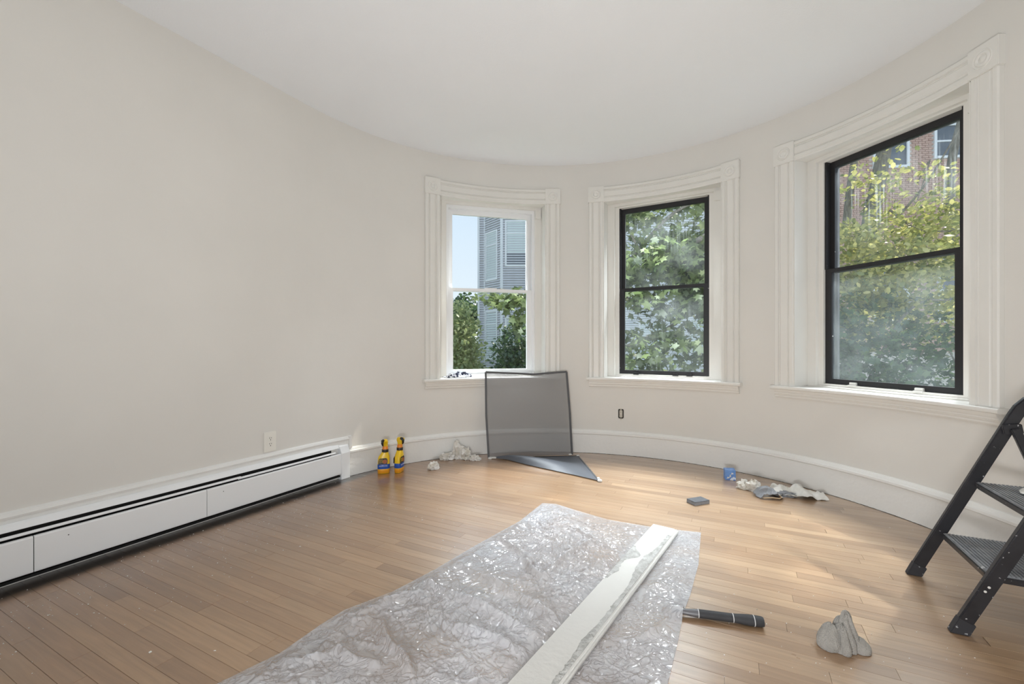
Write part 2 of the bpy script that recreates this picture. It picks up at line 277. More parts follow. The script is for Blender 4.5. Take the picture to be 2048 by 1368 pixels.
def build(name, mb, m, parent=None, smooth=False, bevel=0, fixn=True, angle=35):
    me = bpy.data.meshes.new(name); me.from_pydata(mb.v, [], mb.f); me.update()
    if fixn or bevel:
        bm = bmesh.new(); bm.from_mesh(me)
        if bevel: bmesh.ops.bevel(bm, geom=[e for e in bm.edges if len(e.link_faces) == 2 and e.calc_face_angle(0) > .6], offset=bevel, segments=2, affect='EDGES', clamp_overlap=True)
        if fixn: bmesh.ops.recalc_face_normals(bm, faces=bm.faces)
        bm.to_mesh(me); bm.free()
    if smooth:
        me.polygons.foreach_set('use_smooth', [True]*len(me.polygons))
        try: me.set_sharp_from_angle(angle=math.radians(angle))
        except Exception: pass
    for mm in (m if isinstance(m, (list, tuple)) else [m]): me.materials.append(mm)
    return link(bpy.data.objects.new(name, me), parent)
def empty(name):
    return link(bpy.data.objects.new(name, None))
def tag(o, label=None, cat=None, group=None, kind=None):
    if label: o['label'] = label
    if cat: o['category'] = cat
    if group: o['group'] = group
    if kind: o['kind'] = kind
    return o
def rebase(o, loc):   # give a thing built in world coordinates its own origin
    loc = Vector(loc); mt = Matrix.Translation(-loc)
    if o.type == 'MESH': o.data.transform(mt)
    def rec(x):
        for c in x.children:
            if c.type == 'MESH' and c.location.length < 1e-6: c.data.transform(mt); rec(c)
            else: c.location = c.location - loc
    rec(o)
    o.location = loc; return o
def copy_tree(o, parent=None):
    c = o.copy(); COL.objects.link(c); c.parent = parent
    for ch in list(o.children): copy_tree(ch, c)
    return c
def path(s, t=0, z=0):   # along the left wall (s<0) and on round the bow (s>0); t = distance out from the wall
    if s <= 0: p = T + U*s + M_*t
    else:
        a = math.radians(A0) + s/R; p = C0 + (R-t)*np.array([math.sin(a), math.cos(a)])
    return (p[0], p[1], z)
def pol(adeg, r, z=0):
    a = math.radians(adeg); return (C0[0]+r*math.sin(a), C0[1]+r*math.cos(a), z)
def sweep(mb, prof, ss, fn):   # prof: closed list of (t, z)
    mb.ringloft([[fn(s, t, z) for t, z in prof] for s in ss]); return mb
def fpix(x, y, z=0):   # world point seen at a photograph pixel at height z
    D = (CH-z)*F/(y-YH); return ((x-1024)/F*D, D, z)

# ------------------------------------------------------------------ room shell
WINS = [(-14.45, 1), (29.75, 2), (73.7, 3)]
OP = 14.6; ZS = .70; ZH = 2.45; RO = R+.24
A1 = A0+180
def wall_front():
    mb = MB(); brk = set(np.round(np.arange(A0, A1+.01, 2), 4)) | {round(A1, 4)}
    for p, _ in WINS:
        brk = {b for b in brk if not (abs(b-(p-OP)) < .7 or abs(b-(p+OP)) < .7)} | {p-OP, p+OP}
    an = sorted(brk); zs = [0, ZS, ZH, HC]; inside = lambda a: any(p-OP+.01 < a < p+OP-.01 for p, _ in WINS)
    vi = {}; vs = []
    def V(i, k, r):
        key = (i, k, r)
        if key not in vi: vi[key] = len(vs); vs.append(pol(an[i], R if r == 0 else RO, zs[k]))
        return vi[key]
    fs = []; solid = lambda i, k: 0 <= i < len(an)-1 and 0 <= k < 3 and not (k == 1 and inside((an[i]+an[i+1])/2))
    for i in range(len(an)-1):
        for k in range(3):
            if not solid(i, k): continue
            fs.append((V(i, k, 0), V(i, k+1, 0), V(i+1, k+1, 0), V(i+1, k, 0))); fs.append((V(i, k, 1), V(i+1, k, 1), V(i+1, k+1, 1), V(i, k+1, 1)))
            if not solid(i-1, k): fs.append((V(i, k, 0), V(i, k, 1), V(i, k+1, 1), V(i, k+1, 0)))
            if not solid(i+1, k): fs.append((V(i+1, k, 0), V(i+1, k+1, 0), V(i+1, k+1, 1), V(i+1, k, 1)))
            if not solid(i, k-1): fs.append((V(i, k, 0), V(i+1, k, 0), V(i+1, k, 1), V(i, k, 1)))
            if not solid(i, k+1): fs.append((V(i, k+1, 0), V(i, k+1, 1), V(i+1, k+1, 1), V(i+1, k+1, 0)))
    mb.add(vs, fs); o = build('wall_front', mb, M['wall'], smooth=True); tag(o, 'cream painted curved plaster wall of the bow', kind='structure')
wall_front()
BB = -2.6   # back wall, room b coordinate
aL = float(M_@T); aR = float(M_@(C0+R*M_)); bT = float(U@T)
def rb(a0, a1, b0, b1, z0, z1): 
    return MB().box(a0, a1, b0, b1, z0, z1, lambda a, b, z: rm(a, b, z))
tag(build('wall_left', rb(aL-.24, aL, BB-.24, bT, 0, HC), M['wall']), 'long cream plaster wall above the heater', kind='structure')
tag(build('wall_right', rb(aR, aR+.24, BB-.24, bT, 0, HC), M['wall']), 'cream plaster wall on the right', kind='structure')
wb_ = MB()
for r_ in ((aL, aL+.35, 0, HC), (aR-.35, aR, 0, HC), (aL+.35, aR-.35, 0, .5), (aL+.35, aR-.35, 2.6, HC)):
    wb_.box(r_[0], r_[1], BB-.24, BB, r_[2], r_[3], lambda a, b, z: rm(a, b, z))
tag(build('wall_back', wb_, M['wall']), 'rear wall with a wide window opening', kind='structure')
def plan_outline(r):
    pts = [rm(aL-(r-R), BB-.2), ]
    pts += [Vector(pol(a, r)) for a in np.linspace(A0, A1, 60)]
    pts += [rm(aR+(r-R), BB-.2)]
    return pts
def slab(name, z0, z1, m, r):
    o = plan_outline(r); return build(name, MB().ringloft([[(p.x, p.y, z) for p in o] for z in (z0, z1)]), m)
tag(slab('ceiling', HC, HC+.12, M['ceil'], RO), 'flat white plaster ceiling following the bow', kind='structure')
FL = slab('floor', -.10, -.019, M['subf'], RO); tag(FL, 'narrow strip oak floor, worn and flecked with paint', kind='structure')

# floorboards
BD = np.array([-(1704+20), 876.0]); BD /= np.linalg.norm(BD); BN = np.array([-BD[1], BD[0]]); BN = -BN if BN[1] < 0 else BN
BW = .0572
def inroom_span(cpt):   # extent of the line cpt + k*BD inside the plan
    ks = np.arange(-6, 6, .02); P = cpt[None]+ks[:, None]*BD; a = P@M_; b = P@U
    rr = np.hypot(P[:, 0]-C0[0], P[:, 1]-C0[1])
    ok = ((b <= bT) & (a > aL-.01) & (a < aR+.01) & (b > BB)) | ((b > bT) & (rr < R+.01))
    k = ks[ok]; return (k.min(), k.max()) if len(k) else None
def boards():
    cand = []
    rr = random.Random(3)
    for i in range(-70, 85):
        c = BN*(i+.5)*BW + np.array([0, 0])
        sp = inroom_span(c)
        if not sp: continue
        k = sp[0]-rr.uniform(0, .9)
        while k < sp[1]:
            L = rr.choice([.42, .58, .74, .9, 1.1, 1.35, .66]); k0 = max(k, sp[0]); k1 = min(k+L, sp[1])
            if k1-k0 > .02: cand.append((i, k0, k1))
            k += L
    def area_px(b):
        i, k0, k1 = b; best = 0; tot = 0
        for q in np.linspace(k0, k1, 9):
            p = BN*(i+.5)*BW+BD*q
            if p[1] < 1.2: continue
            x = 1024+F*p[0]/p[1]; y = YH+F*CH/p[1]
            if -60 < x < 2108 and y < 1400: tot += (k1-k0)/9*BW*CH*F*F/p[1]**3
        return tot
    cand.sort(key=area_px, reverse=True)
    cache = {}
    ang = math.atan2(BD[1], BD[0]); g = .00030; ch = .0006; th = .018
    def bmesh_for(L):
        key = round(L, 2)
        if key not in cache:
            x, y = L/2-g, BW/2-g
            vs = [(-x, -y, -th), (x, -y, -th), (x, y, -th), (-x, y, -th), (-x, -y, -ch), (x, -y, -ch), (x, y, -ch), (-x, y, -ch), (-x+ch, -y+ch, 0), (x-ch, -y+ch, 0), (x-ch, y-ch, 0), (-x+ch, y-ch, 0)]
            fs = [(8, 9, 10, 11), (4, 5, 9, 8), (5, 6, 10, 9), (6, 7, 11, 10), (7, 4, 8, 11), (0, 1, 5, 4), (1, 2, 6, 5), (2, 3, 7, 6), (3, 0, 4, 7), (0, 3, 2, 1)]
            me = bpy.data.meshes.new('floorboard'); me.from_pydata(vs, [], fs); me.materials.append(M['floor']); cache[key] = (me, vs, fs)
        return cache[key]
    rest = MB(); tint = []
    for n, (i, k0, k1) in enumerate(cand):
        me, vs, fs = bmesh_for(k1-k0); c = BN*(i+.5)*BW+BD*(k0+k1)/2
        if n < 298:
            o = bpy.data.objects.new('floorboard', me); o.location = (c[0], c[1], -rr.uniform(0, .00025)); o.rotation_euler = (rr.gauss(0, .002), 0, ang); link(o, FL)
        else:
            rest.add([(c[0]+BD[0]*v[0]-BD[1]*v[1], c[1]+BD[1]*v[0]+BD[0]*v[1], v[2]) for v in vs], fs); tint += [rr.random()]*len(vs)
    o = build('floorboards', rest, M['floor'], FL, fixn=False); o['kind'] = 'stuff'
    at = o.data.attributes.new('tint', 'FLOAT', 'POINT'); at.data.foreach_set('value', tint)
boards()

# baseboards
BP = [(0, 0), (.020, 0), (.021, .182), (.026, .184), (.031, .188), (.031, .202), (.027, .205), (.021, .208), (.019, .214), (.010, .226), (0, .228)]
ss = list(np.arange(.345, R*PI, .05))+[R*PI]
bb_ = tag(build('baseboard_front', sweep(MB(), BP, ss, path), M['base'], smooth=True, angle=25), 'tall cream baseboard with moulded cap round the bow', kind='structure')
gm = MB(); rg_ = random.Random(4); gm.ringloft([[path(s_, .015, .0002), path(s_, .0225+rg_.uniform(-.001, .003), .0002), path(s_, .0222, .0005+rg_.uniform(0, .0018)), path(s_, .015, .003)] for s_ in np.arange(.36, R*PI, .012)])
build('grimy_joint', gm, M['dust'], bb_)
def pr(b, t, z): p = M_*(aR-t)+U*b; return (p[0], p[1], z)
tag(build('baseboard_right', sweep(MB(), BP, [BB, bT], pr), M['base']), kind='structure')
bx_ = sweep(MB(), [(0, 0), (.012, 0), (.012, .296), (.008, .304), (0, .306)], list(np.arange(-4.9, 0, .7))+list(np.linspace(0, .36, 8)), path)
tag(build('baseboard_left', bx_, M['base']), 'flat painted board behind the heater', kind='structure')
tm = MB(); ssl = list(np.arange(-4.9, 0, .7))+list(np.linspace(0, .385, 8))
sweep(tm, [(0, .290), (.016, .290), (.020, .300), (.014, .314), (0, .320)], ssl, path)
tm.ringloft([[path(.357, .0, z), path(.357, .020, z), path(.385, .020, z), path(.385, 0, z)] for z in (.225, .318)])
tag(build('trim_1', tm, M['base']), 'thin cream moulding above the heater', kind='structure')

# ------------------------------------------------------------------ windows
CP = [(0, 0), (0, .023), (.006, .030), (.026, .030), (.030, .022), (.034, .022), (.037, .027), (.041, .022), (.046, .027), (.091, .027), (.096, .022), (.100, .027), (.103, .022), (.107, .022), (.111, .030), (.130, .030), (.137, .024), (.137, 0)]
def window(phi, idx):
    root = empty('window_%d' % idx); lab = {1: 'white double-hung window in fluted cream casing nearest the long wall', 2: 'middle black-framed window in fluted cream casing', 3: 'largest-looking black-framed window at the right in fluted cream casing'}[idx]
    tag(root, lab, kind='structure')
    a = math.radians(phi); e = np.array([math.sin(a), math.cos(a)]); t = np.array([e[1], -e[0]])
    def P(u, w, z): p = C0+e*w+t*u; return (p[0], p[1], z)
    HW = 18.2; dW = math.degrees(.137/R); z0 = .738; zb = 2.434; zt = 2.575
    for sgn in (-1, 1):
        mb = MB(); mb.ringloft([[pol(phi+sgn*(HW-math.degrees(s/R)), R-tt, z) for s, tt in CP] for z in (z0, zb)])
        build('side_casing', mb, M['trim'], root)
        # corner block with turned rosette
        mb = MB(); aa = phi+sgn*(HW-dW/2); d = dW/2+.18
        sq = [[pol(aa+x*d, R-tt, z) for x, z in ((-1, zb-.004), (1, zb-.004), (1, zt+.006), (-1, zt+.006))] for tt in (-.01, .036)]
        mb.ringloft(sq); blk = build('corner_block', mb, M['trim'], root, bevel=.003)
        rp = [(.000, .006), (.010, .0055), (.014, .002), (.020, .001), (.024, .006), (.030, .0075), (.034, .006), (.038, .0015), (.042, .004), (.046, .0045), (.049, .0)]
        rings = []
        ra = math.radians(aa); re = np.array([math.sin(ra), math.cos(ra)]); rt = np.array([re[1], -re[0]]); zc = (zb+zt)/2
        for rr_, hh in rp[1:]:
            rings.append([tuple(C0+re*(R-.0365-hh)+rt*rr_*math.cos(q))+(zc+rr_*math.sin(q),) for q in np.linspace(0, 2*PI, 29)[:-1]])
        build('rosette', MB().ringloft(rings[::-1]), M['trim'], blk, smooth=True, angle=50)
    angs = np.linspace(-(HW-dW), HW-dW, 17)
    mb = MB(); mb.ringloft([[pol(phi+x, R-tt, zt-s) for s, tt in CP] for x in angs]); build('head_casing', mb, M['trim'], root)
    # stool, apron
    SP = [(-.03, .711), (.050, .711), (.056, .715), (.0585, .7245), (.056, .734), (.050, .738), (-.03, .738)]
    mb = MB(); an = np.linspace(-HW-.62, HW+.62, 25); mb.ringloft([[pol(phi+x, R-tt, z) for tt, z in SP] for x in an])
    mb.ringloft([[pol(phi+x, r, z) for r, z in ((R-.01, .70), (2.28, .70), (2.28, .745), (R-.01, .7378))] for x in np.linspace(-OP+.05, OP-.05, 17)])
    build('window_stool', mb, M['trim'], root, smooth=True)
    AP = [(0, .712), (.040, .712), (.040, .706), (.036, .694), (.031, .686), (.031, .678), (.027, .676), (.024, .668), (.018, .664), (.018, .655), (.013, .647), (0, .645)]
    mb = MB(); n_ = 23; an = np.linspace(-HW, HW, n_); mb.ringloft([[pol(phi+x, R-tt, z) for tt, z in AP] for x in an]); build('apron', mb, M['trim'], root)
    # jambs and soffit
    mb = MB()
    for sg in (-1, 1): mb.box(sg*.509, sg*.57, 2.006, 2.14, z0, 2.44, P)
    mb.ringloft([[pol(phi+x, r, z) for r, z in ((R-.028, 2.43), (2.30, 2.43), (2.30, 2.449), (R-.028, 2.449))] for x in np.linspace(-OP+.05, OP-.05, 17)])
    build('jamb', mb, M['trim'], root)
    def ring(nm, uo, zo0, zo1, ui, zi0, zi1, w0, w1, m_, par=root, bev=0):
        mb = MB(); mb.box(-uo, -ui, w0, w1, zo0, zo1, P); mb.box(ui, uo, w0, w1, zo0, zo1, P)
        mb.box(-ui, ui, w0, w1, zo0, zi0, P); mb.box(-ui, ui, w0, w1, zi1, zo1, P); return build(nm, mb, m_, par, bevel=bev)
    fm = M['white'] if idx == 1 else M['trim']
    ring('blind_stop', .575, .739, 2.445, .442, .752, 2.402, 2.13, 2.158, M['trim'])
    ring('window_frame', .575, .735, 2.448, .420 if idx == 1 else .405, .768, 2.372 if idx == 1 else 2.39, 2.158, 2.262, fm)
    mb = MB(); mb.box(.445, .503, 2.112, 2.132, 2.315, 2.402, P); build('stop_block', mb, M['trim'], root, bevel=.002)
    sm = M['white'] if idx == 1 else M['black']; k = .42 if idx == 1 else .405; top = 2.372 if idx == 1 else 2.39
    st = .048
    ur = ring('upper_sash', k, 1.575, top, k-st+.004, 1.602, top-.044, 2.212, 2.240, sm)
    lr = ring('lower_sash', k, .770, 1.604, k-st, .812 if idx == 1 else .805, 1.576, 2.176, 2.206, sm)
    def pane(nm, z0_, z1_, w, m_, par):
        mb = MB(); kk = k-st+.006
        mb.box(-kk, kk, w-.0015, w+.0015, z0_, z1_, P); o = build(nm, mb, m_, par); return o
    pane('glass_pane', 1.600, top-.042, 2.226, M[{1: 'glass1', 2: 'glass2a', 3: 'glass3a'}[idx]], ur)
    pane('glass_pane', .800, 1.578, 2.192, M[{1: 'glass1', 2: 'glass2b', 3: 'glass3b'}[idx]], lr)
    if idx > 1:
        for sg in (-1, 1): build('sash_track', MB().box(sg*.405, sg*.392, 2.170, 2.214, 1.604, 2.39, P), M['black'], root)
    if idx == 1:
        mb = MB(); mb.box(.385, .397, 2.196, 2.212, 1.60, 2.32, P); mb.box(-.06, .06, 2.168, 2.18, 1.604, 1.612, P); build('sash_track', mb, M['white'], root)
    else:
        # storm frame outside, lift clips at the foot
        ring('storm_frame', .41, .765, 2.392, .385, .795, 2.36, 2.270, 2.290, M['sframe'])
        for u in (-.24, .12, .24) if idx == 2 else (-.20, .19):
            mb = MB(); mb.box(u-.022, u+.022, 2.160, 2.182, .772, .790, P); mb.box(u-.026, u+.026, 2.150, 2.178, .764, .773, P)
            tag(build('sash_clip', mb, M['black'] if idx == 2 else M['clip'], root, bevel=.002), 'small clip at the foot of the lower sash')
    rebase(root, pol(phi, R, 0))
    return P
WP = {i: window(p, i) for p, i in WINS}

# ------------------------------------------------------------------ baseboard heater
def heater():
    root = empty('baseboard_heater'); tag(root, 'long low white enamel baseboard heater along the left wall', 'heater')
    def H(s, t, z): p = T+U*s+M_*t; return (p[0], p[1], z)
    s0, s1 = -4.6, .262
    build('back_plate', MB().box(s0, s1+.02, .013, .018, .02, .268, H), M['heat'], root)
    mb = sweep(MB(), [(.013, .268), (.020, .272), (.034, .262), (.046, .243), (.044, .241), (.032, .258), (.018, .266)], [s0, s1], H); build('hood', mb, M['heat'], root)
    mb = MB(); mb.box(s0, s1, .018, .022, .03, .262, H); mb.box(s0, s1, .019, .060, .022, .034, H); mb.box(s0, s1-.01, .03, .058, .06, .16, H)
    build('fin_element', mb, M['dark'], root)
    for (a, b) in ((s0, -2.3), (-2.296, -.50), (-.52, s1-.045)):
        tp = .004 if a > -1 else 0
        mb = sweep(MB(), [(.034, .222-tp), (.052, .226-tp), (.060, .219-tp), (.059, .215-tp), (.051, .221-tp), (.036, .217-tp)], [a, b], H); build('damper', mb, M['heat'], root)
    for a, b in ((s0, -2.5), (-2.497, -1.412), (-1.409, -.706), (-.703, s1)):
        mb = sweep(MB(), [(.068, .044), (.070, .050), (.070, .197), (.067, .203), (.056, .204), (.056, .200), (.065, .198), (.066, .05), (.050, .046), (.050, .042)], [a, b], H)
        build('front_panel', mb, M['heat'], root)
    CPF = [(.010, 0), (.074, 0), (.074, .203), (.052, .252), (.046, .258), (.010, .264)]
    mb = sweep(MB(), CPF, [s1-.004, s1+.080], H); build('end_cap', mb, M['heat'], root, bevel=.002)
    for s in (-.615, -1.3, -2.1):
        mb = MB(); mb.box(s, s+.004, .0695, .0708, .165, .169, H); build('screw', mb, M['slot'], root)
    rebase(root, H(-2, .04, 0))
heater()

# ------------------------------------------------------------------ outlets
def receptacle_faces(root, mt, hole):
    for zc in (-.0195, .0195):
        rings = []
        for y, k in ((.0, 1), (-.0035, 1), (-.0042, .93)):
            rings.append([(max(-.0135, min(.0135, .0172*math.cos(q)))*k, y, zc+.0145*math.sin(q)*k*1.12) for q in np.linspace(0, 2*PI, 25)[:-1]])
        f = build('receptacle', MB().ringloft(rings), mt, root)
        mb = MB(); mb.box(-.0075, -.0050, -.0048, -.0036, zc+.001, zc+.010, None); mb.box(.0050, .0075, -.0048, -.0036, zc+.002, zc+.009)
        mb.ringloft([[(.0032*math.cos(q), y, zc-.0075+.0032*math.sin(q)) for q in np.linspace(0, 2*PI, 9)[:-1]] for y in (-.0036, -.0048)])
        build('socket_hole', mb, hole, f)
def outlet_left():
    root = empty('wall_outlet'); tag(root, 'white duplex outlet with jumbo cover plate on the long left wall above the heater', 'outlet')
    build('cover_plate', MB().box(-.043, .043, -.0075, 0, -.067, .067), M['plate'], root, bevel=.0025)
    for o in (root,):
        n0 = len(root.children); receptacle_faces(root, M['plate'], M['slot'])
    for c in root.children:
        if c.name.startswith('receptacle'): c.location.y = -.0065
    build('screw', MB().ringloft([[(.003*math.cos(q), y, .003*math.sin(q)) for q in np.linspace(0, 2*PI, 9)[:-1]] for y in (-.007, -.009)]), M['clip'], root)
    p = T+U*(-.2785)+M_*.0; root.location = (p[0], p[1], .396); root.rotation_euler[2] = math.atan2(M_[1], M_[0])+PI/2
outlet_left()
def outlet_bare():
    root = empty('bare_outlet'); tag(root, 'outlet with no cover plate in a black box under the middle window', 'outlet')
    mb = MB(); pts = [(x*.026, z*.045) for x, z in ((-.75, -1), (.75, -1), (1, -.8), (1, .8), (.75, 1), (-.75, 1), (-1, .8), (-1, -.8))]
    mb.ringloft([[(x, y, z) for x, z in pts] for y in (.0, -.002)]); build('box_opening', mb, M['slot'], root)
    receptacle_faces(root, M['beige'], M['slot'])
    for c in root.children:
        if c.name.startswith('receptacle'): c.location.y = -.003
    for z0_, z1_, hw_ in ((-.060, -.046, .008), (.040, .052, .008), (-.006, .006, .0135)): build('mounting_yoke', MB().box(-hw_, hw_, -.005, -.002, z0_, z1_), M['beige'], root)
    x, y, z = pol(19.86, R-.0005, .392); root.location = (x, y, z); root.rotation_euler[2] = -math.radians(19.86)
outlet_bare()

# ------------------------------------------------------------------ ceiling lamp (behind the camera)
def lamp():
    root = empty('ceiling_lamp'); tag(root, 'round opal glass flush ceiling lamp behind the viewer', 'lamp')
    c = rm(-.5, -.35)
    def ring(r, z): return [(r*math.cos(q), r*math.sin(q), z) for q in np.linspace(0, 2*PI, 33)[:-1]]
    build('lamp_base', MB().ringloft([ring(.17, -.001), ring(.18, -.01), ring(.18, -.03), ring(.16, -.035)]), M['white'], root)
    build('lamp_shade', MB().ringloft([ring(.155, -.035), ring(.15, -.06), ring(.12, -.085), ring(.06, -.10), ring(.005, -.104)]), M['lampglass'], root, smooth=True)
    root.location = (c.x, c.y, HC)
lamp()
def rear_window():
    root = empty('window_4'); tag(root, 'wide rear window behind the viewer', kind='structure')
    mb = MB(); f = lambda a, b, z: rm(a, b, z)
    a0, a1 = aL+.35, aR-.35
    for x in (a0, (a0*2+a1)/3, (a0+2*a1)/3, a1-.06): mb.box(x, x+.06, BB-.14, BB-.05, .5, 2.6, f)
    mb.box(a0, a1, BB-.14, BB-.05, .5, .56, f); mb.box(a0, a1, BB-.14, BB-.05, 2.54, 2.6, f); mb.box(a0, a1, BB-.14, BB-.05, 1.52, 1.57, f)
    build('window_frame', mb, M['trim'], root); build('glass_pane', MB().box(a0, a1, BB-.10, BB-.097, .5, 2.6, f), M['glass1'], root)
rear_window()
#==OBJECTS==
# ------------------------------------------------------------------ step stool
def ladder():
    root = empty('step_stool'); tag(root, 'black paint-splashed folding step stool with ribbed steps by the right wall', 'step stool')
    g = Vector((.89, -.456, 0)).normalized(); w = Vector((-.456, -.89, 0)).normalized()
    L0 = Vector((1.835, 2.004, 0)); HWD = .455; K = 2.27
    def pt(t, z, ww=0): return L0+g*t+w*ww+Vector((0, 0, z))
    prof = [(.010, .03), (.33, .752), (.345, .782), (.37, .812), (.41, .835), (.47, .85), (.53, .858)]
    for ww in (0, HWD):
        rings = []
        P = [Vector((a, b)) for a, b in prof]
        for i, p in enumerate(P):
            d = (P[min(i+1, len(P)-1)]-P[max(i-1, 0)]).normalized(); n = Vector((-d.y, d.x))
            q = [p+n*.022, p-n*.022]
            rings.append([pt(q[0].x, q[0].y, ww-.012), pt(q[0].x, q[0].y, ww+.012), pt(q[1].x, q[1].y, ww+.012), pt(q[1].x, q[1].y, ww-.012)])
        build('front_rail', MB().ringloft(rings), M['tube'], root, bevel=.004)
        rings = []
        for k, (z, gr) in enumerate(((.001, 1.0), (.03, 1.0), (.052, .96))):
            t = z/K+.0; d = Vector((1, K)).normalized(); n = Vector((-d.y, d.x))
            ta, za = t+n.x*.025, z+n.y*.025; tb, zb_ = t-n.x*.025, z-n.y*.025
            if k == 0: za = zb_ = .001; ta, tb = t-.026, t+.028
            rings.append([pt(ta, max(za, .001), ww-.0145*gr), pt(ta, max(za, .001), ww+.0145*gr), pt(tb, max(zb_, .001), ww+.0145*gr), pt(tb, max(zb_, .001), ww-.0145*gr)])
        build('rubber_foot', MB().ringloft(rings), M['foot'], root, bevel=.002)
        mb = MB().bar(pt(.318, .70, ww+.03*(1 if ww == 0 else -1)), pt(.56, .004, ww+.03*(1 if ww == 0 else -1)), .030, .018, w); build('rear_leg', mb, M['tube'], root, bevel=.003)
        mb = MB().bar(pt(.285, .69, ww+.02*(1 if ww == 0 else -1)), pt(.345, .70, ww+.02*(1 if ww == 0 else -1)), .042, .010, w); build('hinge_bracket', mb, M['tube'], root, bevel=.003)
        mb = MB().tube([pt(.29, .20, ww+.045*(1 if ww == 0 else -1)), pt(.43, .54, ww+.045*(1 if ww == 0 else -1))], .004, 8); build('link_rod', mb, M['rod'], root)
    build('top_handle', MB().tube([pt(.53, .858, -.012), pt(.53, .858, HWD+.012)], .014, 12), M['tube'], root, smooth=True)
    build('rear_brace', MB().bar(pt(.52, .12, .03), pt(.52, .12, HWD-.03), .02, .018, g), M['tube'], root)
    for z in (.218, .459):
        t = z/K
        s0, s1 = .012, HWD-.040; dp = .235 if z < .3 else .255
        def sp(x, y, zz): return tuple(pt(t+x, z+zz, y))
        # tray shaped step with chamfered front corner
        o = [(0, s0), (-.004, s0+.03), (-.004, s1-.02), (.012, s1), (dp, s1), (dp, s0)]
        st = build('step', MB().ringloft([[sp(x, y, zz) for x, y in o] for zz in (-.026, -.004)]), M['tube'], root, bevel=.003)
        mb = MB(); k = 0; x = .004
        while x < dp-.006:
            mb.box(x, x+.007, s0+.012, s1-.012, -.0042, .001, sp); x += .0125
        mb.box(.001, dp-.002, s0+.008, s1-.008, -.006, -.0025, sp)
        build('tread_ribs', mb, M['step'], st)
        for yy, ex in ((s1, s1+.030), (s0, s0-.004)):
            build('step_bolt', MB().tube([sp(.02, yy-.004, -.014), sp(.02, ex, -.014)], .006, 10), M['rod'], root)
    for (t, z) in ((.068, .183), (.078, .20)):
        build('rivet', MB().tube([tuple(pt(t, z-.01, HWD+.011)), tuple(pt(t, z-.01, HWD+.0135))], .0042, 10), M['clip'], root)
    rebase(root, pt(.2, 0, HWD/2))
    # on the upper step
    c = pt(.459/K+.165, .4605, .155)
    return c
UPS = ladder()

def ridge(p, s, sd=0, o=3):
    v = 0; a = 1; q = Vector(p)*s+Vector((sd*7.3, sd*3.1, sd*1.7))
    for _ in range(o):
        v += a*(1-2.2*abs(noise.noise(q))); q = q*2.03; a *= .5
    return v
def blob(name, sx_, sy_, sz_, m, seed, freq=2.2, amp=.35, sub=4, parent=None, smooth=True, sharp=30):
    if not smooth: sub = 3
    bm = bmesh.new(); bmesh.ops.create_icosphere(bm, subdivisions=sub, radius=1)
    for v in bm.verts:
        d = v.co.normalized(); k = 1+amp*(ridge(d, freq, seed, 3 if smooth else 2)-.8)
        z = d.z*k; z = z*.9+.35 if z > -.38 else 0.0
        v.co = Vector((d.x*k*sx_, d.y*k*sy_, max(0, z)*sz_/1.3))
    bmesh.ops.dissolve_degenerate(bm, dist=1e-5, edges=bm.edges)
    mb = MB(); bm.verts.index_update(); mb.add([v.co for v in bm.verts], [[v.index for v in f.verts] for f in bm.faces]); bm.free()
    return build(name, mb, m, parent, smooth=smooth, angle=sharp, fixn=True)
def cloth(name, w, d, h, m, seed, freq=9, nx=46, ny=34, thick=.0025, edge=.2, env=None, parent=None, sharp=60):
    vs = []; fs = []
    for j in range(ny+1):
        for i in range(nx+1):
            u, v = i/nx*2-1, j/ny*2-1
            rr_ = 1-edge*.5*(abs(u)**3*abs(v)**3)
            x = u*w/2*rr_*(1+edge*noise.noise(Vector((u*1.7, v*1.7, seed)))); y = v*d/2*rr_*(1+edge*noise.noise(Vector((u*1.7+9, v*1.7, seed))))
            e_ = (1-u**4)*(1-v**4) if env is None else env(u, v)
            rz = max(0, ridge((x, y, 0), freq, seed, 3))
            z = .002+h*(.12+.88*e_)*min(1.4, rz)*.75
            x += .25*h*noise.noise(Vector((x*20, y*20, seed))); y += .25*h*noise.noise(Vector((x*20, y*20, seed+5)))
            vs.append((x, y, z))
    for j in range(ny):
        for i in range(nx): a = j*(nx+1)+i; fs.append((a, a+1, a+nx+2, a+nx+1))
    n = len(vs)
    top = [(x, y, z+thick) for x, y, z in vs]; F2 = [f for f in fs] ; allf = [tuple(i+n for i in f) for f in fs]+[f[::-1] for f in fs]
    bd = [i for i in range(nx)]+[nx+(nx+1)*j for j in range(ny)]+[(nx+1)*ny+nx-i for i in range(nx)]+[(nx+1)*(ny-j) for j in range(ny)]
    for k in range(len(bd)): a, b = bd[k], bd[(k+1) % len(bd)]; allf.append((a, b, b+n, a+n))
    return build(name, MB().add(vs+top, allf), m, parent, smooth=True, angle=sharp, fixn=True)
def put(o, loc, rz=0): o.location = loc; o.rotation_euler = (0, 0, rz); return o

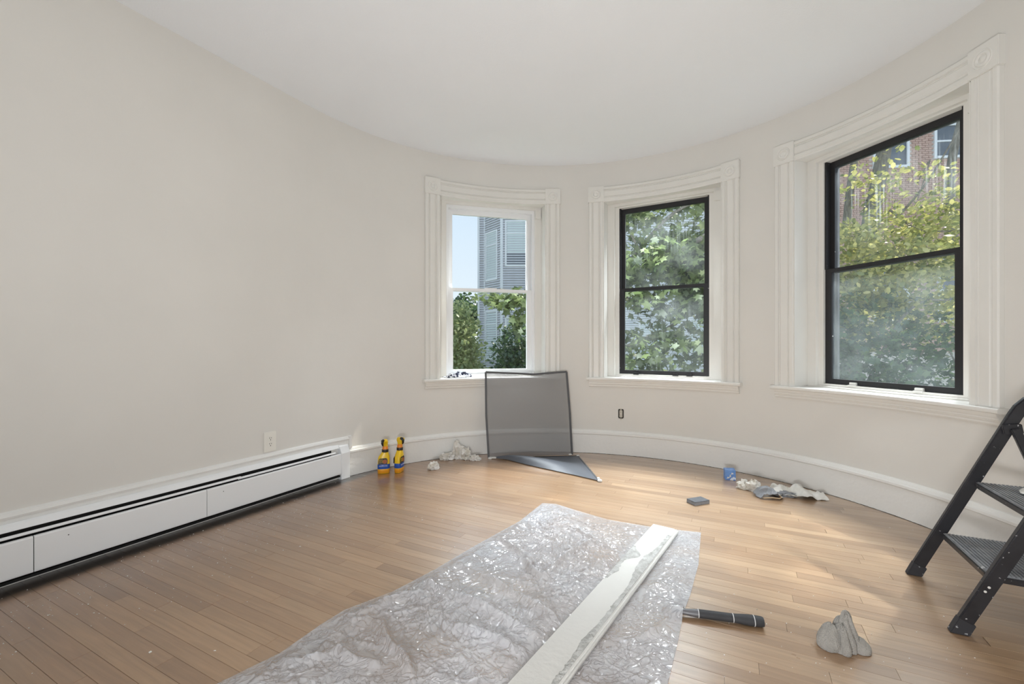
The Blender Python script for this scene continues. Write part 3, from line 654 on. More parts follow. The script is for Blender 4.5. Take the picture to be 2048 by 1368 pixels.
o = put(cloth('crumpled_plastic', .15, .13, .030, M['ragw'], 4.2, 16), (UPS.x, UPS.y, UPS.z), .3); tag(o, 'crumpled white plastic scrap on the upper step of the stool', 'plastic scrap')
def sponge(root_name, label, lx, ly, lz, top=None):
    root = empty(root_name); tag(root, label, 'sanding sponge')
    build('abrasive_face', MB().box(-lx/2, lx/2, -ly/2, ly/2, lz-.003, lz), top or M['sponge'], root, bevel=.001)
    build('foam_core', MB().box(-lx/2, lx/2, -ly/2, ly/2, .0005, lz-.003), M['spongeside'] if top is None else M['sponge'], root, bevel=.0015)
    return root
s = sponge('sanding_sponge', 'dark sanding sponge with a tan top on the upper step of the stool', .10, .065, .028, M['tan']); put(s, (UPS.x+.068, UPS.y-.022, UPS.z+.018), 1.15); s.rotation_euler = (.0, .0, 1.15)
s = sponge('sanding_sponge', 'flat grey sanding sponge lying alone on the open floor', .122, .078, .024); put(s, (1.237, 2.912, 0), .37)

# ------------------------------------------------------------------ window screen, folded over
def screen():
    root = empty('window_screen'); tag(root, 'bent grey window screen leaning under the white window, half flopped on the floor', 'window screen')
    BL = Vector(fpix(977.5, 916, .006)); BR = Vector(fpix(1144, 909, .006))
    TL = Vector(((971.5-1024)/F*4.135, 4.135, .794)); TR = Vector(((1133-1024)/F*4.225, 4.225, .792)); TM = Vector(((1067-1024)/F*4.205, 4.205, .768))
    E_ = Vector(fpix(1198.5, 962, .006)); B2 = Vector(fpix(1156, 912, .006))
    wv = 'sframe'; nrm = Vector((0, 1, 0))
    def bars(nm, pts, a=.019, b=.009):
        mb = MB()
        for p, q in zip(pts[:-1], pts[1:]): mb.bar(p, q, a, b, nrm)
        return build(nm, mb, M[wv], root, bevel=.001)
    LM = BL.lerp(TL, .5)+Vector((-.010, 0, 0)); RM = BR.lerp(TR, .5)+Vector((.006, 0, 0))
    bars('frame_bar', [BL, LM, TL]); bars('frame_bar', [TL, TM, TR]); bars('frame_bar', [TR, RM, BR])
    mb = MB(); mb.bar(B2, E_, .013, .009, (0, 0, 1)); build('frame_bar', mb, M[wv], root, bevel=.001)
    mb = MB(); mb.bar(BL+Vector((.02, -.01, .004)), B2, .008, .008, (0, 0, 1)); build('frame_bar', mb, M['slot'], root)
    # upright mesh
    vs = []; fs = []; nx, ny = 24, 24
    for j in range(ny+1):
        v = j/ny
        lft = BL.lerp(LM, v*2) if v < .5 else LM.lerp(TL, v*2-1); rgt = BR.lerp(RM, v*2) if v < .5 else RM.lerp(TR, v*2-1)
        for i in range(nx+1):
            u = i/nx; p = lft.lerp(rgt, u)
            dip = (.768-(TL.z+(TR.z-TL.z)*u))*(1-abs(u-.58)/.58 if u < .58 else 1-(u-.58)/.42)*v**6
            p = p+Vector((0, .012*math.sin(PI*u)*math.sin(PI*v)*math.sin(3*u+2*v), dip+(-.014*math.sin(PI*u)*(v**12)))); vs.append(p)
    for j in range(ny):
        for i in range(nx): a = j*(nx+1)+i; fs.append((a, a+1, a+nx+2, a+nx+1))
    build('screen_mesh', MB().add(vs, fs), M['mesh'], root, smooth=True, fixn=False)
    # flopped mesh: from the fold line to a rolled free edge
    low = [Vector(fpix(x, y, 0)) for x, y in ((986, 917), (1015, 921), (1050, 930), (1100, 941), (1150, 952), (1197, 963))]
    vs = []; fs = []; nx, ny = 30, 16; A = BL+Vector((.03, -.005, 0))
    for j in range(ny+1):
        v = j/ny
        for i in range(nx+1):
            u = i/nx; top = A.lerp(B2, u); k = u*5; a = int(min(4, k)); bt = low[a].lerp(low[a+1], k-a)
            p = top.lerp(bt, v); roll = .052*math.sin(PI*min(1, u*1.06))**.8
            z = .008+roll*max(0, math.sin(PI*max(0, (v-.35)/.65)))**1.0
            if u > .98: z = .008
            vs.append((p.x, p.y, z))
    for j in range(ny):
        for i in range(nx): a = j*(nx+1)+i; fs.append((a, a+1, a+nx+2, a+nx+1))
    build('screen_mesh', MB().add(vs, fs), M['meshf'], root, smooth=True, fixn=False)
    for p, d in ((BL+Vector((.012, -.008, .002)), (.016, .02, .008)), (BL+Vector((.048, -.01, .006)), (.022, .012, .005)), (BR+Vector((-.018, -.008, .003)), (.014, .01, .006)), (B2, (.014, .012, .007)), (E_+Vector((.004, .0, .002)), (.016, .014, .008)), (E_+Vector((.004, .05, .004)), (.010, .016, .006))):
        build('plastic_corner', MB().box(p.x-d[0], p.x+d[0], p.y-d[1], p.y+d[1], max(.001, p.z-d[2]), p.z+d[2]), M['clip'], root, bevel=.003)
    rebase(root, (BL.x*.5+BR.x*.5, BL.y-.1, 0))
screen()

# ------------------------------------------------------------------ bottles
def text_mesh(s, size, m, parent, loc, nm='lettering', ext=.0003):
    cu = bpy.data.curves.new(nm, 'FONT'); cu.body = s; cu.size = size; cu.extrude = ext; cu.align_x = 'CENTER'; cu.align_y = 'CENTER'; cu.resolution_u = 2
    t = bpy.data.objects.new(nm, cu); COL.objects.link(t); bpy.context.view_layer.update()
    me = bpy.data.meshes.new_from_object(t.evaluated_get(bpy.context.evaluated_depsgraph_get())); bpy.data.objects.remove(t)
    me.transform(Matrix.Translation(loc) @ Matrix.Rotation(PI/2, 4, 'X')); me.materials.clear(); me.materials.append(m)
    return link(bpy.data.objects.new(nm, me), parent)
def bottle():
    root = empty('spray_bottle')
    def sec(z, hx, hy, cx=0, e=3.2, n=28): return [(cx+hx*math.copysign(abs(math.cos(q))**(2/e), math.cos(q)), hy*math.copysign(abs(math.sin(q))**(2/e), math.sin(q)), z) for q in np.linspace(0, 2*PI, n+1)[:-1]]
    def lo(nm, rows, m, par=root): return build(nm, MB().ringloft([sec(*r) for r in rows]), m, par, smooth=True, angle=50)
    body = lo('bottle_body', [(.0, .042, .023), (.004, .047, .028), (.036, .048, .029), (.09, .048, .029), (.122, .047, .028, .001), (.140, .043, .026, .003), (.155, .034, .024, .007), (.170, .0265, .022, .010, 2.6), (.176, .025, .0215, .011, 2.4)], M['yellow'])
    lo('bottle_base', [(.0015, .0435, .0245), (.006, .0478, .0288), (.034, .0488, .0296), (.036, .0484, .0292)], M['amber'], body)
    lo('label_band', [(.040, .0488, .0297), (.041, .0492, .0300), (.076, .0492, .0300), (.078, .0488, .0297)], M['labelb'], body)
    # black arched label panel on both faces, with its pictured patch
    for sg in (-1, 1):
        pts = [(-.044, .078), (.026, .078), (.030, .10), (.028, .118), (.020, .128), (-.030, .126), (-.042, .116)]
        mb = MB(); mb.ringloft([[(x, sg*y, z) for x, z in pts] for y in (.0265, .0306)]); build('label_panel', mb, M['labelk'], body)
        mb = MB(); mb.ringloft([[(-.000+.018*math.cos(q)*sg*-1+.008, sg*y, .100+.017*math.sin(q)) for q in np.linspace(0, 2*PI, 15)[:-1]] for y in (.0300, .0310)]); build('label_picture', mb, M['labelr'], body)
    text_mesh('GOO', .016, M['yellow'], body, Vector((-.024, -.0311, .112)))
    text_mesh('GONE', .012, M['yellow'], body, Vector((-.022, -.0311, .098)))
    text_mesh('PRO-POWER', .0115, M['labelw'], body, Vector((-.004, -.0306, .064)))
    col = lo('collar', [(.172, .0255, .0235, .011, 2), (.174, .0265, .0245, .011, 2), (.194, .0265, .0245, .011, 2), (.196, .025, .023, .011, 2)], M['labelk'])
    lo('neck', [(.195, .0235, .022, .011, 2), (.215, .022, .020, .012, 2.2), (.222, .018, .018, .013, 2.2)], M['orange'])
    hd = lo('sprayer_head', [(.214, .017, .017, .013, 2.4), (.236, .018, .020, .014, 2.6), (.252, .020, .026, .014, 2.6), (.266, .019, .025, .014, 2.6), (.275, .014, .018, .013, 2.4)], M['yellow'])
    build('nozzle', MB().tube([(.016, -.02, .258), (.016, -.030, .258), (.016, -.034, .256)], [.0145, .0145, .010], 14), M['yellow'], hd, smooth=True)
    build('trigger', MB().tube([(-.004, -.016, .270), (-.010, -.030, .268), (-.012, -.038, .255), (-.010, -.036, .238), (-.006, -.030, .228)], [.011, .012, .011, .008, .005], 10), M['trig'], root, smooth=True)
    return root
b1 = bottle(); tag(b1, 'yellow spray bottle with its wide labelled face showing, nearest the heater', 'spray bottle', 'spray bottles by the baseboard')
b2 = copy_tree(b1); b2['label'] = 'yellow spray bottle turned edge-on, the one farther from the heater'
put(b1, fpix(767.5, 946), .30); put(b2, fpix(798.5, 943.5), 1.42); b2.scale = (1.03, 1.03, 1.03)

# ------------------------------------------------------------------ tissues, rags, blue box
o = put(blob('paper_towel_ball', .046, .038, .062, M['tissue'], 3, 1.9, .45, smooth=False), fpix(867, 938), .4); tag(o, 'small white crumpled paper ball alone on the floor right of the spray bottles', 'paper towel')
PK = (('white crumpled paper towel at the left end of the heap by the baseboard', 895, 919, .062, .040, .062, 5, .3), ('tall grey-white crumpled paper towel peaking in the middle of the heap by the baseboard', 915, 917, .054, .040, .155, 8, 0), ('crumpled paper towel with dark stains right of the heap peak, by the baseboard', 932, 918, .046, .040, .100, 12, .9), ('flat stained paper towel at the right tail of the heap by the baseboard', 949, 920, .056, .032, .046, 17, -.3))
for lb, x, y, a, b, c, sdd, rz in PK:
    o = put(blob('paper_towel', a, b, c, M['tissue'], sdd, 2.0, .62, smooth=False), fpix(x, y), rz); tag(o, lb, 'paper towel', 'used paper towels heaped by the baseboard')
o = put(blob('paper_towel', .048, .038, .058, M['tissue'], 21, 2.0, .6, smooth=False), fpix(1487, 976), .2); tag(o, 'creamy crumpled paper towel left of the grey rag on the right', 'paper towel', 'rag pile on the right of the floor')
o = put(blob('paper_towel', .046, .038, .078, M['tissue'], 27, 2.0, .6, smooth=False), fpix(1507, 981), -.3); tag(o, 'white crumpled paper towel touching the grey rag on the right', 'paper towel', 'rag pile on the right of the floor')
def greyrag():
    o = cloth('grey_rag', .16, .12, .055, M['ragg'], 31.0, 7, env=lambda u, v: (1-u*u)*(1-.3*v*v)+.15); 
    build('hem', MB().tube([(-.055, -.066, .010), (0, -.072, .016), (.045, -.072, .012), (.066, -.062, .018), (.050, -.060, .030)], .0038, 8), M['tan'], o, smooth=True)
    put(o, fpix(1535, 993), -.12); tag(o, 'grey folded rag with a tan hem in the rag pile', 'rag', 'rag pile on the right of the floor')
greyrag()
o = put(cloth('white_cloth', .36, .17, .062, M['ragw'], 37.5, 7.5, nx=72, edge=.30, env=lambda u, v: (1-u**4)*(1-.75*v*v)*(.75+.25*v)+.25*(1-u*u)), fpix(1592, 990), -.42); tag(o, 'large white thin cloth spread at the right end of the rag pile', 'rag', 'rag pile on the right of the floor')
o = put(blob('grey_rag', .075, .035, .030, M['ragg'], 44, 2.0, .4), fpix(1566, 991), -.45); tag(o, 'small dark grey rag tucked under the large white cloth', 'rag', 'rag pile on the right of the floor')
def bluebox():
    bm = bmesh.new(); bmesh.ops.create_cube(bm, size=1); bmesh.ops.subdivide_edges(bm, edges=bm.edges, cuts=9, use_grid_fill=True)
    for v in bm.verts:
        n_ = noise.noise(v.co*3.1+Vector((4, 2, 1)))*.10; v.co = Vector(v.co)*(1+n_); l = max(abs(v.co.x), abs(v.co.y)); 
    mb = MB(); bm.verts.index_update(); mb.add([(v.co.x*.074, v.co.y*.062, max(0, (v.co.z+.5))*.078) for v in bm.verts], [[v.index for v in f.verts] for f in bm.faces]); bm.free()
    o = build('blue_box', mb, M['blue'], smooth=True, angle=40)
    mb = MB()
    for x0, x1, z0, z1 in ((-.026, -.006, .010, .022), (-.008, .006, .020, .040), (.004, .022, .044, .056)):
        mb.ringloft([[(x0, y, z0), (x1, y, z0+.006), (x1-.002, y, z1), (x0+.006, y, z1+.004)] for y in (-.030, -.0345)])
    build('torn_wrapper', mb, M['clip'], o); return o
o = put(bluebox(), fpix(1459, 958), -.28); tag(o, 'small crumpled blue and white box near the baseboard on the right', 'box')

def towel():
    root = empty('terry_rag'); tag(root, 'grey terry rag bunched upright on the bare floor in the right foreground', 'rag')
    def lobe(nm, cx, cy, rx, ry, h, pleats, sd_, lean=(0, 0), tw=.6, dp=.26):
        vs = []; fs = []; na, nz = 96, 26
        for j in range(nz+1):
            v = j/nz; pr = (1-v**2.6)**.5*(.86+.14*math.sin(PI*min(1, v*1.6)))
            for i in range(na):
                q = 2*PI*i/na; c = abs(math.sin(pleats*.5*q+tw*v*3+sd_)); cr = 1-dp*(1-c**.7)*(.35+.65*math.sin(PI*min(1, v*.9+.1)))+.10*noise.noise(Vector((math.cos(q)*1.6, math.sin(q)*1.6, v*2+sd_)))
                rz = .0012*noise.noise(Vector((q*38, v*60, sd_)))
                vs.append((cx+lean[0]*v+(rx*pr*cr+rz)*math.cos(q), cy+lean[1]*v+(ry*pr*cr+rz)*math.sin(q), max(.001, h*v*(1+.10*noise.noise(Vector((math.cos(q)*2, math.sin(q)*2, sd_+4)))))))
        for j in range(nz):
            for i in range(na): k = (i+1) % na; fs.append((j*na+i, j*na+k, (j+1)*na+k, (j+1)*na+i))
        fs.append(tuple(range(na))[::-1]); fs.append(tuple(nz*na+i for i in range(na)))
        return build(nm, MB().add(vs, fs), M['rag'], root, smooth=True, angle=80)
    lobe('left_fold', -.040, .004, .038, .040, .082, 3, .4, (.006, 0), .3, .14)
    lobe('middle_fold', -.008, -.008, .030, .044, .088, 4, 1.1, (.006, .004), .5, .30)
    lobe('raised_fold', .020, -.002, .034, .034, .128, 5, 2.0, (-.006, .006), .8, .42)
    lobe('back_fold', .018, .022, .044, .026, .100, 5, 3.1, (-.010, -.004), .6, .34)
    lobe('tail_fold', .058, -.010, .034, .026, .050, 3, .9, (-.012, .004), .3, .22)
    put(root, fpix(1684, 1297), -.12)
towel()
o = put(cloth('cleaning_cloth', .25, .065, .052, M['ragb'], 61.0, 13, nx=60, ny=26, edge=.25), (0, 0, 0)); q = WP[1](-.335, 2.09, .739); put(o, (q[0]-.0, q[1]-.005, .7395), -.02+math.radians(14)); tag(o, 'dark blue and white cloth rumpled on the sill of the white window', 'cloth')

# ------------------------------------------------------------------ plastic film, old board, scraper
TLb = Vector((.8068, 2.506, 0)); DB = Vector((-.571, -.821, 0)).normalized(); NB = Vector((.821, -.571, 0)).normalized()
def film():
    lp = [(1085, 1007), (1040, 1043), (960, 1087), (870, 1140), (785, 1185), (690, 1221), (640, 1252), (560, 1308), (430, 1372), (300, 1450), (150, 1560)]
    rp = [(1402, 1066), (1397, 1130), (1381, 1190), (1368, 1225), (1355, 1290), (1336, 1368), (1312, 1450), (1285, 1560)]
    tp = [(1085, 1007), (1112, 1009), (1150, 1021), (1215, 1040), (1290, 1053), (1402, 1066)]
    def res(pl, n):
        P = np.array([fpix(x, y)[:2] for x, y in pl]); d = np.r_[0, np.cumsum(np.hypot(*np.diff(P, axis=0).T))]; t = np.linspace(0, d[-1], n)
        return np.c_[np.interp(t, d, P[:, 0]), np.interp(t, d, P[:, 1])]
    nu, nv = 340, 560
    Lp, Rp, Tp = res(lp, nv+1), res(rp, nv+1), res(tp, nu+1)
    u = np.linspace(0, 1, nu+1)[None, :, None]; lin = Lp[:, None]*(1-u)+Rp[:, None]*u
    cor = (Tp-lin[0])[None]*np.maximum(0, 1-np.linspace(0, 1, nv+1)/.25)[:, None, None]; G = lin+cor
    folds = []
    for (x0, y0), (x1, y1), h, wd in (((925, 1140), (1140, 1262), .020, .020), ((850, 1172), (1095, 1290), .022, .022), ((985, 1072), (1130, 1190), .014, .016), ((760, 1255), (820, 1368), .022, .018), ((900, 1255), (1060, 1320), .016, .02), ((700, 1240), (860, 1190), .014, .02), ((1085, 1165), (1180, 1085), .02, .02), ((1040, 1130), (1090, 1170), .02, .015), ((1260, 1290), (1350, 1240), .012, .015), ((650, 1300), (760, 1350), .018, .02), ((1150, 1060), (1200, 1100), .014, .014), ((560, 1340), (700, 1310), .015, .02), ((1290, 1180), (1390, 1150), .008, .012)):
        a, b = np.array(fpix(x0, y0)[:2]), np.array(fpix(x1, y1)[:2]); folds.append((a, b, h, wd))
    flat = G.reshape(-1, 2); Z = np.zeros(len(flat)); ve = np.linspace(0, 1, nv+1)[:, None]; ue = np.linspace(0, 1, nu+1)[None]
    edge = np.minimum(1, np.minimum(np.minimum(ue, 1-ue)/.06, np.minimum(ve/.07, 1+0*ve)))
    edge = edge.reshape(-1)
    rel = flat-np.array([TLb.x, TLb.y]); along = rel@np.array([DB.x, DB.y]); acr = rel@np.array([NB.x, NB.y])
    inb = (np.clip(1-np.maximum(np.abs(acr-.07)-.07, 0)/.05, 0, 1))*(along > -.04)
    left = acr < .07
    rots = [(math.cos(q), math.sin(q)) for q in (.35, 1.25, 2.3)]
    for k, (x, y) in enumerate(flat):
        wx = noise.noise(Vector((x*4, y*4, 1.3)))*.07; wy = noise.noise(Vector((x*4, y*4, 7.7)))*.07
        X, Y = x+wx, y+wy; dense = max(0, min(1, .5+1.5*noise.noise(Vector((x*2.0, y*2.0, 4))))); L_ = left[k]
        z = .006*(1+noise.noise(Vector((X*5, Y*5, 8)))) if L_ else .002
        for i_, (c_, s_) in enumerate(rots):
            a_, b_ = X*c_+Y*s_, -X*s_+Y*c_
            n1 = noise.noise(Vector((a_*2.6, b_*8, i_*5.1))); n2 = noise.noise(Vector((a_*7, b_*20, i_*3.7+9)))
            z += (.0066 if L_ else .0020)*math.exp(-(n1/.060)**2)*(.4+.6*dense)+(.0042*(.10+dense) if L_ else .0022)*math.exp(-(n2/.09)**2)
            z += (.0030 if L_ else .0010)*abs(n1)*3
        n3 = noise.noise(Vector((X*34, Y*34, 3))); z += (.0026*dense if L_ else .0012)*math.exp(-(n3/.12)**2)
        Z[k] = z
    for a, b, h, wd in folds:
        d = b-a; L2 = d@d; t = np.clip(((flat-a)@d)/L2, 0, 1); q = a+t[:, None]*d+np.c_[np.sin(t*7+a[0]*9)*.012, np.cos(t*6+a[1]*9)*.008]; dd = np.hypot(*(flat-q).T)
        Z += 1.5*h*np.exp(-(dd/wd/.8)**2)*np.sin(np.pi*np.clip(t*.96+.04, 0, 1))**.5
    Z = Z*(.10+.90*edge)*(1-.93*inb)+.0025
    TA = np.array(fpix(1370, 1233)[:2]); TB = np.array(fpix(1528, 1254)[:2]); td = (TB-TA)/np.hypot(*(TB-TA))   # the film drapes over the neck of the tool
    tt = np.clip((flat-TA)@td, -.05, .03); dd = np.hypot(*(flat-(TA+tt[:, None]*td)).T); Z = np.maximum(Z, .038*np.exp(-(dd/.030)**2))
    vs = np.c_[flat, Z]
    me = bpy.data.meshes.new('plastic_film'); idx = np.arange((nu+1)*(nv+1)).reshape(nv+1, nu+1)
    q = np.stack([idx[:-1, :-1], idx[1:, :-1], idx[1:, 1:], idx[:-1, 1:]], -1).reshape(-1, 4)
    me.vertices.add(len(vs)); me.vertices.foreach_set('co', vs.reshape(-1)); me.loops.add(q.size); me.loops.foreach_set('vertex_index', q.reshape(-1)); me.polygons.add(len(q))
    me.polygons.foreach_set('loop_start', np.arange(0, q.size, 4)); me.polygons.foreach_set('loop_total', np.full(len(q), 4)); me.update(calc_edges=True); me.polygons.foreach_set('use_smooth', [True]*len(q))
    me.materials.append(M['plastic']); o = link(bpy.data.objects.new('plastic_film', me)); tag(o, 'crinkled clear plastic drop sheet spread over the floor', 'drop sheet'); rebase(o, (.4, 1.9, 0))
film()
def oldboard():
    root = empty('painted_board'); tag(root, 'long white painted wooden board lying on the plastic drop sheet', 'board')
    def Q(l, c, z): p = TLb+DB*l+NB*c; return (p.x, p.y, z)
    Lg = 1.98; z0 = .0075
    prof = [(0, z0), (.14, z0), (.142, z0+.010), (.139, z0+.016), (.134, z0+.012), (.131, z0+.013), (.128, z0+.019), (.122, z0+.015), (.118, z0+.019), (.002, z0+.019), (0, z0+.016)]
    ls = np.linspace(0, Lg, 60)
    mb = MB(); mb.ringloft([[Q(l, c+(.0015*noise.noise(Vector((l*9, c*60, 2))) if c > .11 else 0), z) for c, z in prof] for l in ls]); build('board_body', mb, M['board'], root)
    # torn, lifting paint along the moulded edge and across the middle
    def torn(nm, la, lb_, fL, fR, n=90, m_=11, hz=.0035):
        vs = []; fs = []
        for i in range(n+1):
            l = la+(lb_-la)*i/n; a, b = fL(l), fR(l)
            for j in range(m_+1):
                c = a+(b-a)*j/m_; z = z0+.0192+max(0, hz*(.5+noise.noise(Vector((l*45, c*70, 5))))*max(0, math.sin(PI*j/m_))**.5)
                vs.append(Q(l, c, z))
        for i in range(n):
            for j in range(m_): k = i*(m_+1)+j; fs.append((k, k+1, k+m_+2, k+m_+1))
        build(nm, MB().add(vs, fs), M['torn'], root, smooth=True, fixn=True)
    nz = lambda l, s, sd_: noise.noise(Vector((l*s, sd_, 0)))
    torn('torn_paint', .10, Lg-.02, lambda l: .113-.010*abs(nz(l, 11, 1))-.024*max(0, nz(l, 4, 2))-.028*math.exp(-((l-.50)/.13)**2)-.012*abs(nz(l, 50, 8)), lambda l: .127, n=200)
    torn('torn_paint', .33, .70, lambda l: .001, lambda l: .012+.055*math.exp(-((l-.42)/.055)**2)+.018*math.exp(-((l-.6)/.06)**2)+.014*nz(l, 30, 4)*math.exp(-((l-.5)/.15)**2), n=60)
    rebase(root, Q(Lg/2, .07, 0))
oldboard()
def scraper():
    root = empty('tool_handle'); tag(root, 'dark rubber tool handle with pale rings, its neck under the right edge of the plastic', 'tool')
    B = Vector(fpix(1528, 1254)); A = Vector(fpix(1370, 1233)); d = (B-A); Lh = d.length; d.normalize(); s = Vector((-d.y, d.x, 0))
    def tb(nm, rows, m, zf=.85): # rows (l, r)
        rings = []
        for l, r in rows:
            c = A+d*l; rings.append([tuple(c+s*(r*math.cos(q)))[:2]+(r*zf*math.sin(q)+.0185,) for q in np.linspace(0, 2*PI, 19)[:-1]])
        return build(nm, MB().ringloft(rings), m, root, smooth=True, angle=50)
    tb('neck', [(-.050, .009), (-.02, .010), (.0, .012), (.03, .0155), (.048, .0165)], M['rod'])
    tb('grip', [(.048, .0170), (.10, .0172), (.165, .0172), (.185, .0180), (.205, .0200), (.225, .0215), (Lh-.05, .0215), (Lh-.035, .0215)], M['handle'])
    tb('end_cap', [(Lh-.034, .0215), (Lh-.01, .0205), (Lh-.002, .018)], M['handle'])
    for l, r in ((.048, .0176), (.170, .0180), (Lh-.035, .0222)): tb('pale_ring', [(l-.0014, r), (l+.0014, r)], M['ring'])
    rebase(root, A+d*.12)
scraper()
def flakes():
    mb = MB(); rr = random.Random(5)
    def chip(p, sc):
        a = rr.uniform(0, 6.28); n_ = rr.choice((3, 4, 5)); el = rr.uniform(.3, 1); z = .0006
        pts = [(p[0]+sc*math.cos(a+2*PI*i/n_)*rr.uniform(.6, 1), p[1]+sc*el*math.sin(a+2*PI*i/n_)*rr.uniform(.6, 1)) for i in range(n_)]
        t = rr.uniform(.0008, .0025); mb.ringloft([[(x, y, z) for x, y in pts], [(x, y, z+t) for x, y in pts]])
    for _ in range(620):
        s_ = rr.uniform(-2.9, .2); t_ = .13+abs(rr.gauss(0, .38)); p = path(s_, t_); chip(p, rr.choice((.0012, .0018, .0026, .0035)))
    for _ in range(60):
        p = fpix(rr.uniform(620, 1000), rr.uniform(950, 1100)); chip(p, rr.choice((.0015, .0025, .004)))
    for _ in range(90):
        p = fpix(rr.uniform(1410, 1950), rr.uniform(1040, 1360)); chip(p, rr.choice((.0012, .002, .0028)))
    for x, y, k in ((655, 1062, .007), (866, 918, .004), (430, 1302, .007), (300, 1305, .006), (600, 1093, .008)): chip(fpix(x, y), k)
    tag(build('paint_flakes', mb, M['flake'], fixn=False), 'white paint chips scattered over the floor boards', 'paint chips', kind='stuff')
flakes()

# ------------------------------------------------------------------ outside
G0 = -4.6
tag(build('ground', MB().box(-60, 60, 4.9, 90, G0-.3, G0), M['grass']), 'ground below the windows', kind='structure')
def leaf_template():
    # five-lobed maple leaf, tip along +y
    an = [90, 68, 52, 30, 8, -22, -60, -90, -120, -158, 172, 150, 128, 112]; rd = [1, .55, .62, .98, .48, .72, .35, .28, .35, .72, .48, .98, .62, .55]
    P = [(r*math.cos(math.radians(a)), r*math.sin(math.radians(a)), -.12*r*r) for a, r in zip(an, rd)]
    return np.array([(0, 0, 0)]+P), np.array([(0, i+1, (i+1) % len(P)+1) for i in range(len(P))])
def leaf_small():
    P = [(0, 1), (.55, .35), (.42, -.5), (0, -.8), (-.42, -.5), (-.55, .35)]
    return np.array([(0, 0, 0)]+[(x, y, -.15*(x*x+y*y)) for x, y in P]), np.array([(0, i+1, (i+1) % 6+1) for i in range(6)])
def leaves(name, C, size, m, parent, tmpl, up=.35, tint=None):
    T_, Fc = tmpl; n = len(C); sc = size*rng.uniform(.6, 1.25, n)
    nrm = rng.normal(size=(n, 3)); nrm[:, 2] = np.abs(nrm[:, 2])+up; nrm /= np.linalg.norm(nrm, axis=1)[:, None]
    t = rng.normal(size=(n, 3)); t[:, 2] -= .6; t -= (t*nrm).sum(1)[:, None]*nrm; t /= np.linalg.norm(t, axis=1)[:, None]; b = np.cross(nrm, t)
    V = C[:, None]+sc[:, None, None]*(T_[None, :, 0:1]*b[:, None]+T_[None, :, 1:2]*t[:, None]+T_[None, :, 2:3]*nrm[:, None]); V = V.reshape(-1, 3)
    Fi = (Fc[None]+(np.arange(n)*len(T_))[:, None, None]).reshape(-1, 3)
    me = bpy.data.meshes.new(name); me.vertices.add(len(V)); me.vertices.foreach_set('co', V.reshape(-1)); me.loops.add(Fi.size); me.loops.foreach_set('vertex_index', Fi.reshape(-1)); me.polygons.add(len(Fi))
    me.polygons.foreach_set('loop_start', np.arange(0, Fi.size, 3)); me.polygons.foreach_set('loop_total', np.full(len(Fi), 3)); me.update(calc_edges=True)
    at = me.attributes.new('tint', 'FLOAT', 'POINT'); tv = np.clip(rng.normal(.5, .22, n) if tint is None else tint+rng.normal(0, .15, n), 0, 1); at.data.foreach_set('value', np.repeat(tv, len(T_)))
    me.materials.append(m); o = link(bpy.data.objects.new(name, me), parent); o['kind'] = 'stuff'; return o
def clusters(boxes, n, k, spread):
    # leaves gathered in sprays inside ellipsoids (cx,cy,cz,rx,ry,rz,weight)
    out = []
    wt = np.array([b[6] for b in boxes], float); wt /= wt.sum()
    for b, w in zip(boxes, wt):
        m_ = max(1, int(n*w/k)); d = rng.normal(size=(m_, 3)); d /= np.linalg.norm(d, axis=1)[:, None]; r = rng.uniform(0, 1, m_)**.40
        c = np.array(b[:3])+d*r[:, None]*np.array(b[3:6]); c = np.repeat(c, k, 0); out.append(c+rng.normal(size=c.shape)*np.array([spread, spread, spread*.45]))
    return np.concatenate(out)
def limb(pts, r0, r1, n=8):
    P = [Vector(p) for p in pts]; sm = []
    for i in range(len(P)-1):
        a, b, c, d = P[max(i-1, 0)], P[i], P[i+1], P[min(i+2, len(P)-1)]
        for t in np.linspace(0, 1, 5)[:-1]: sm.append(.5*((2*b)+(c-a)*t+(2*a-5*b+4*c-d)*t*t+(3*b-3*c+d-a)*t**3))
    sm.append(P[-1]); return MB().tube(sm, list(np.linspace(r0, r1, len(sm))), n)
def at(x, y, D): return ((x-1024)/F*D, D, CH-(y-YH)*D/F)
def tree(name, label, trunk, limbs, boxes, n, k, spread, size, m, tmpl, group='trees outside the windows', r=(.16, .10), up=.35):
    root = empty(name); tag(root, label, 'tree', group)
    if trunk: build('trunk', limb(trunk, *r, 12), M['bark'], root, smooth=True)
    for pts, r0, r1 in limbs: build('branch', limb(pts, r0, r1), M['bark'], root, smooth=True)
    leaves('leaves', clusters(boxes, n, k, spread), size, m, root, tmpl, up)
    b = trunk[0] if trunk else (boxes[0][0], boxes[0][1], G0); rebase(root, b); return root
ML, SL = leaf_template(), leaf_small()
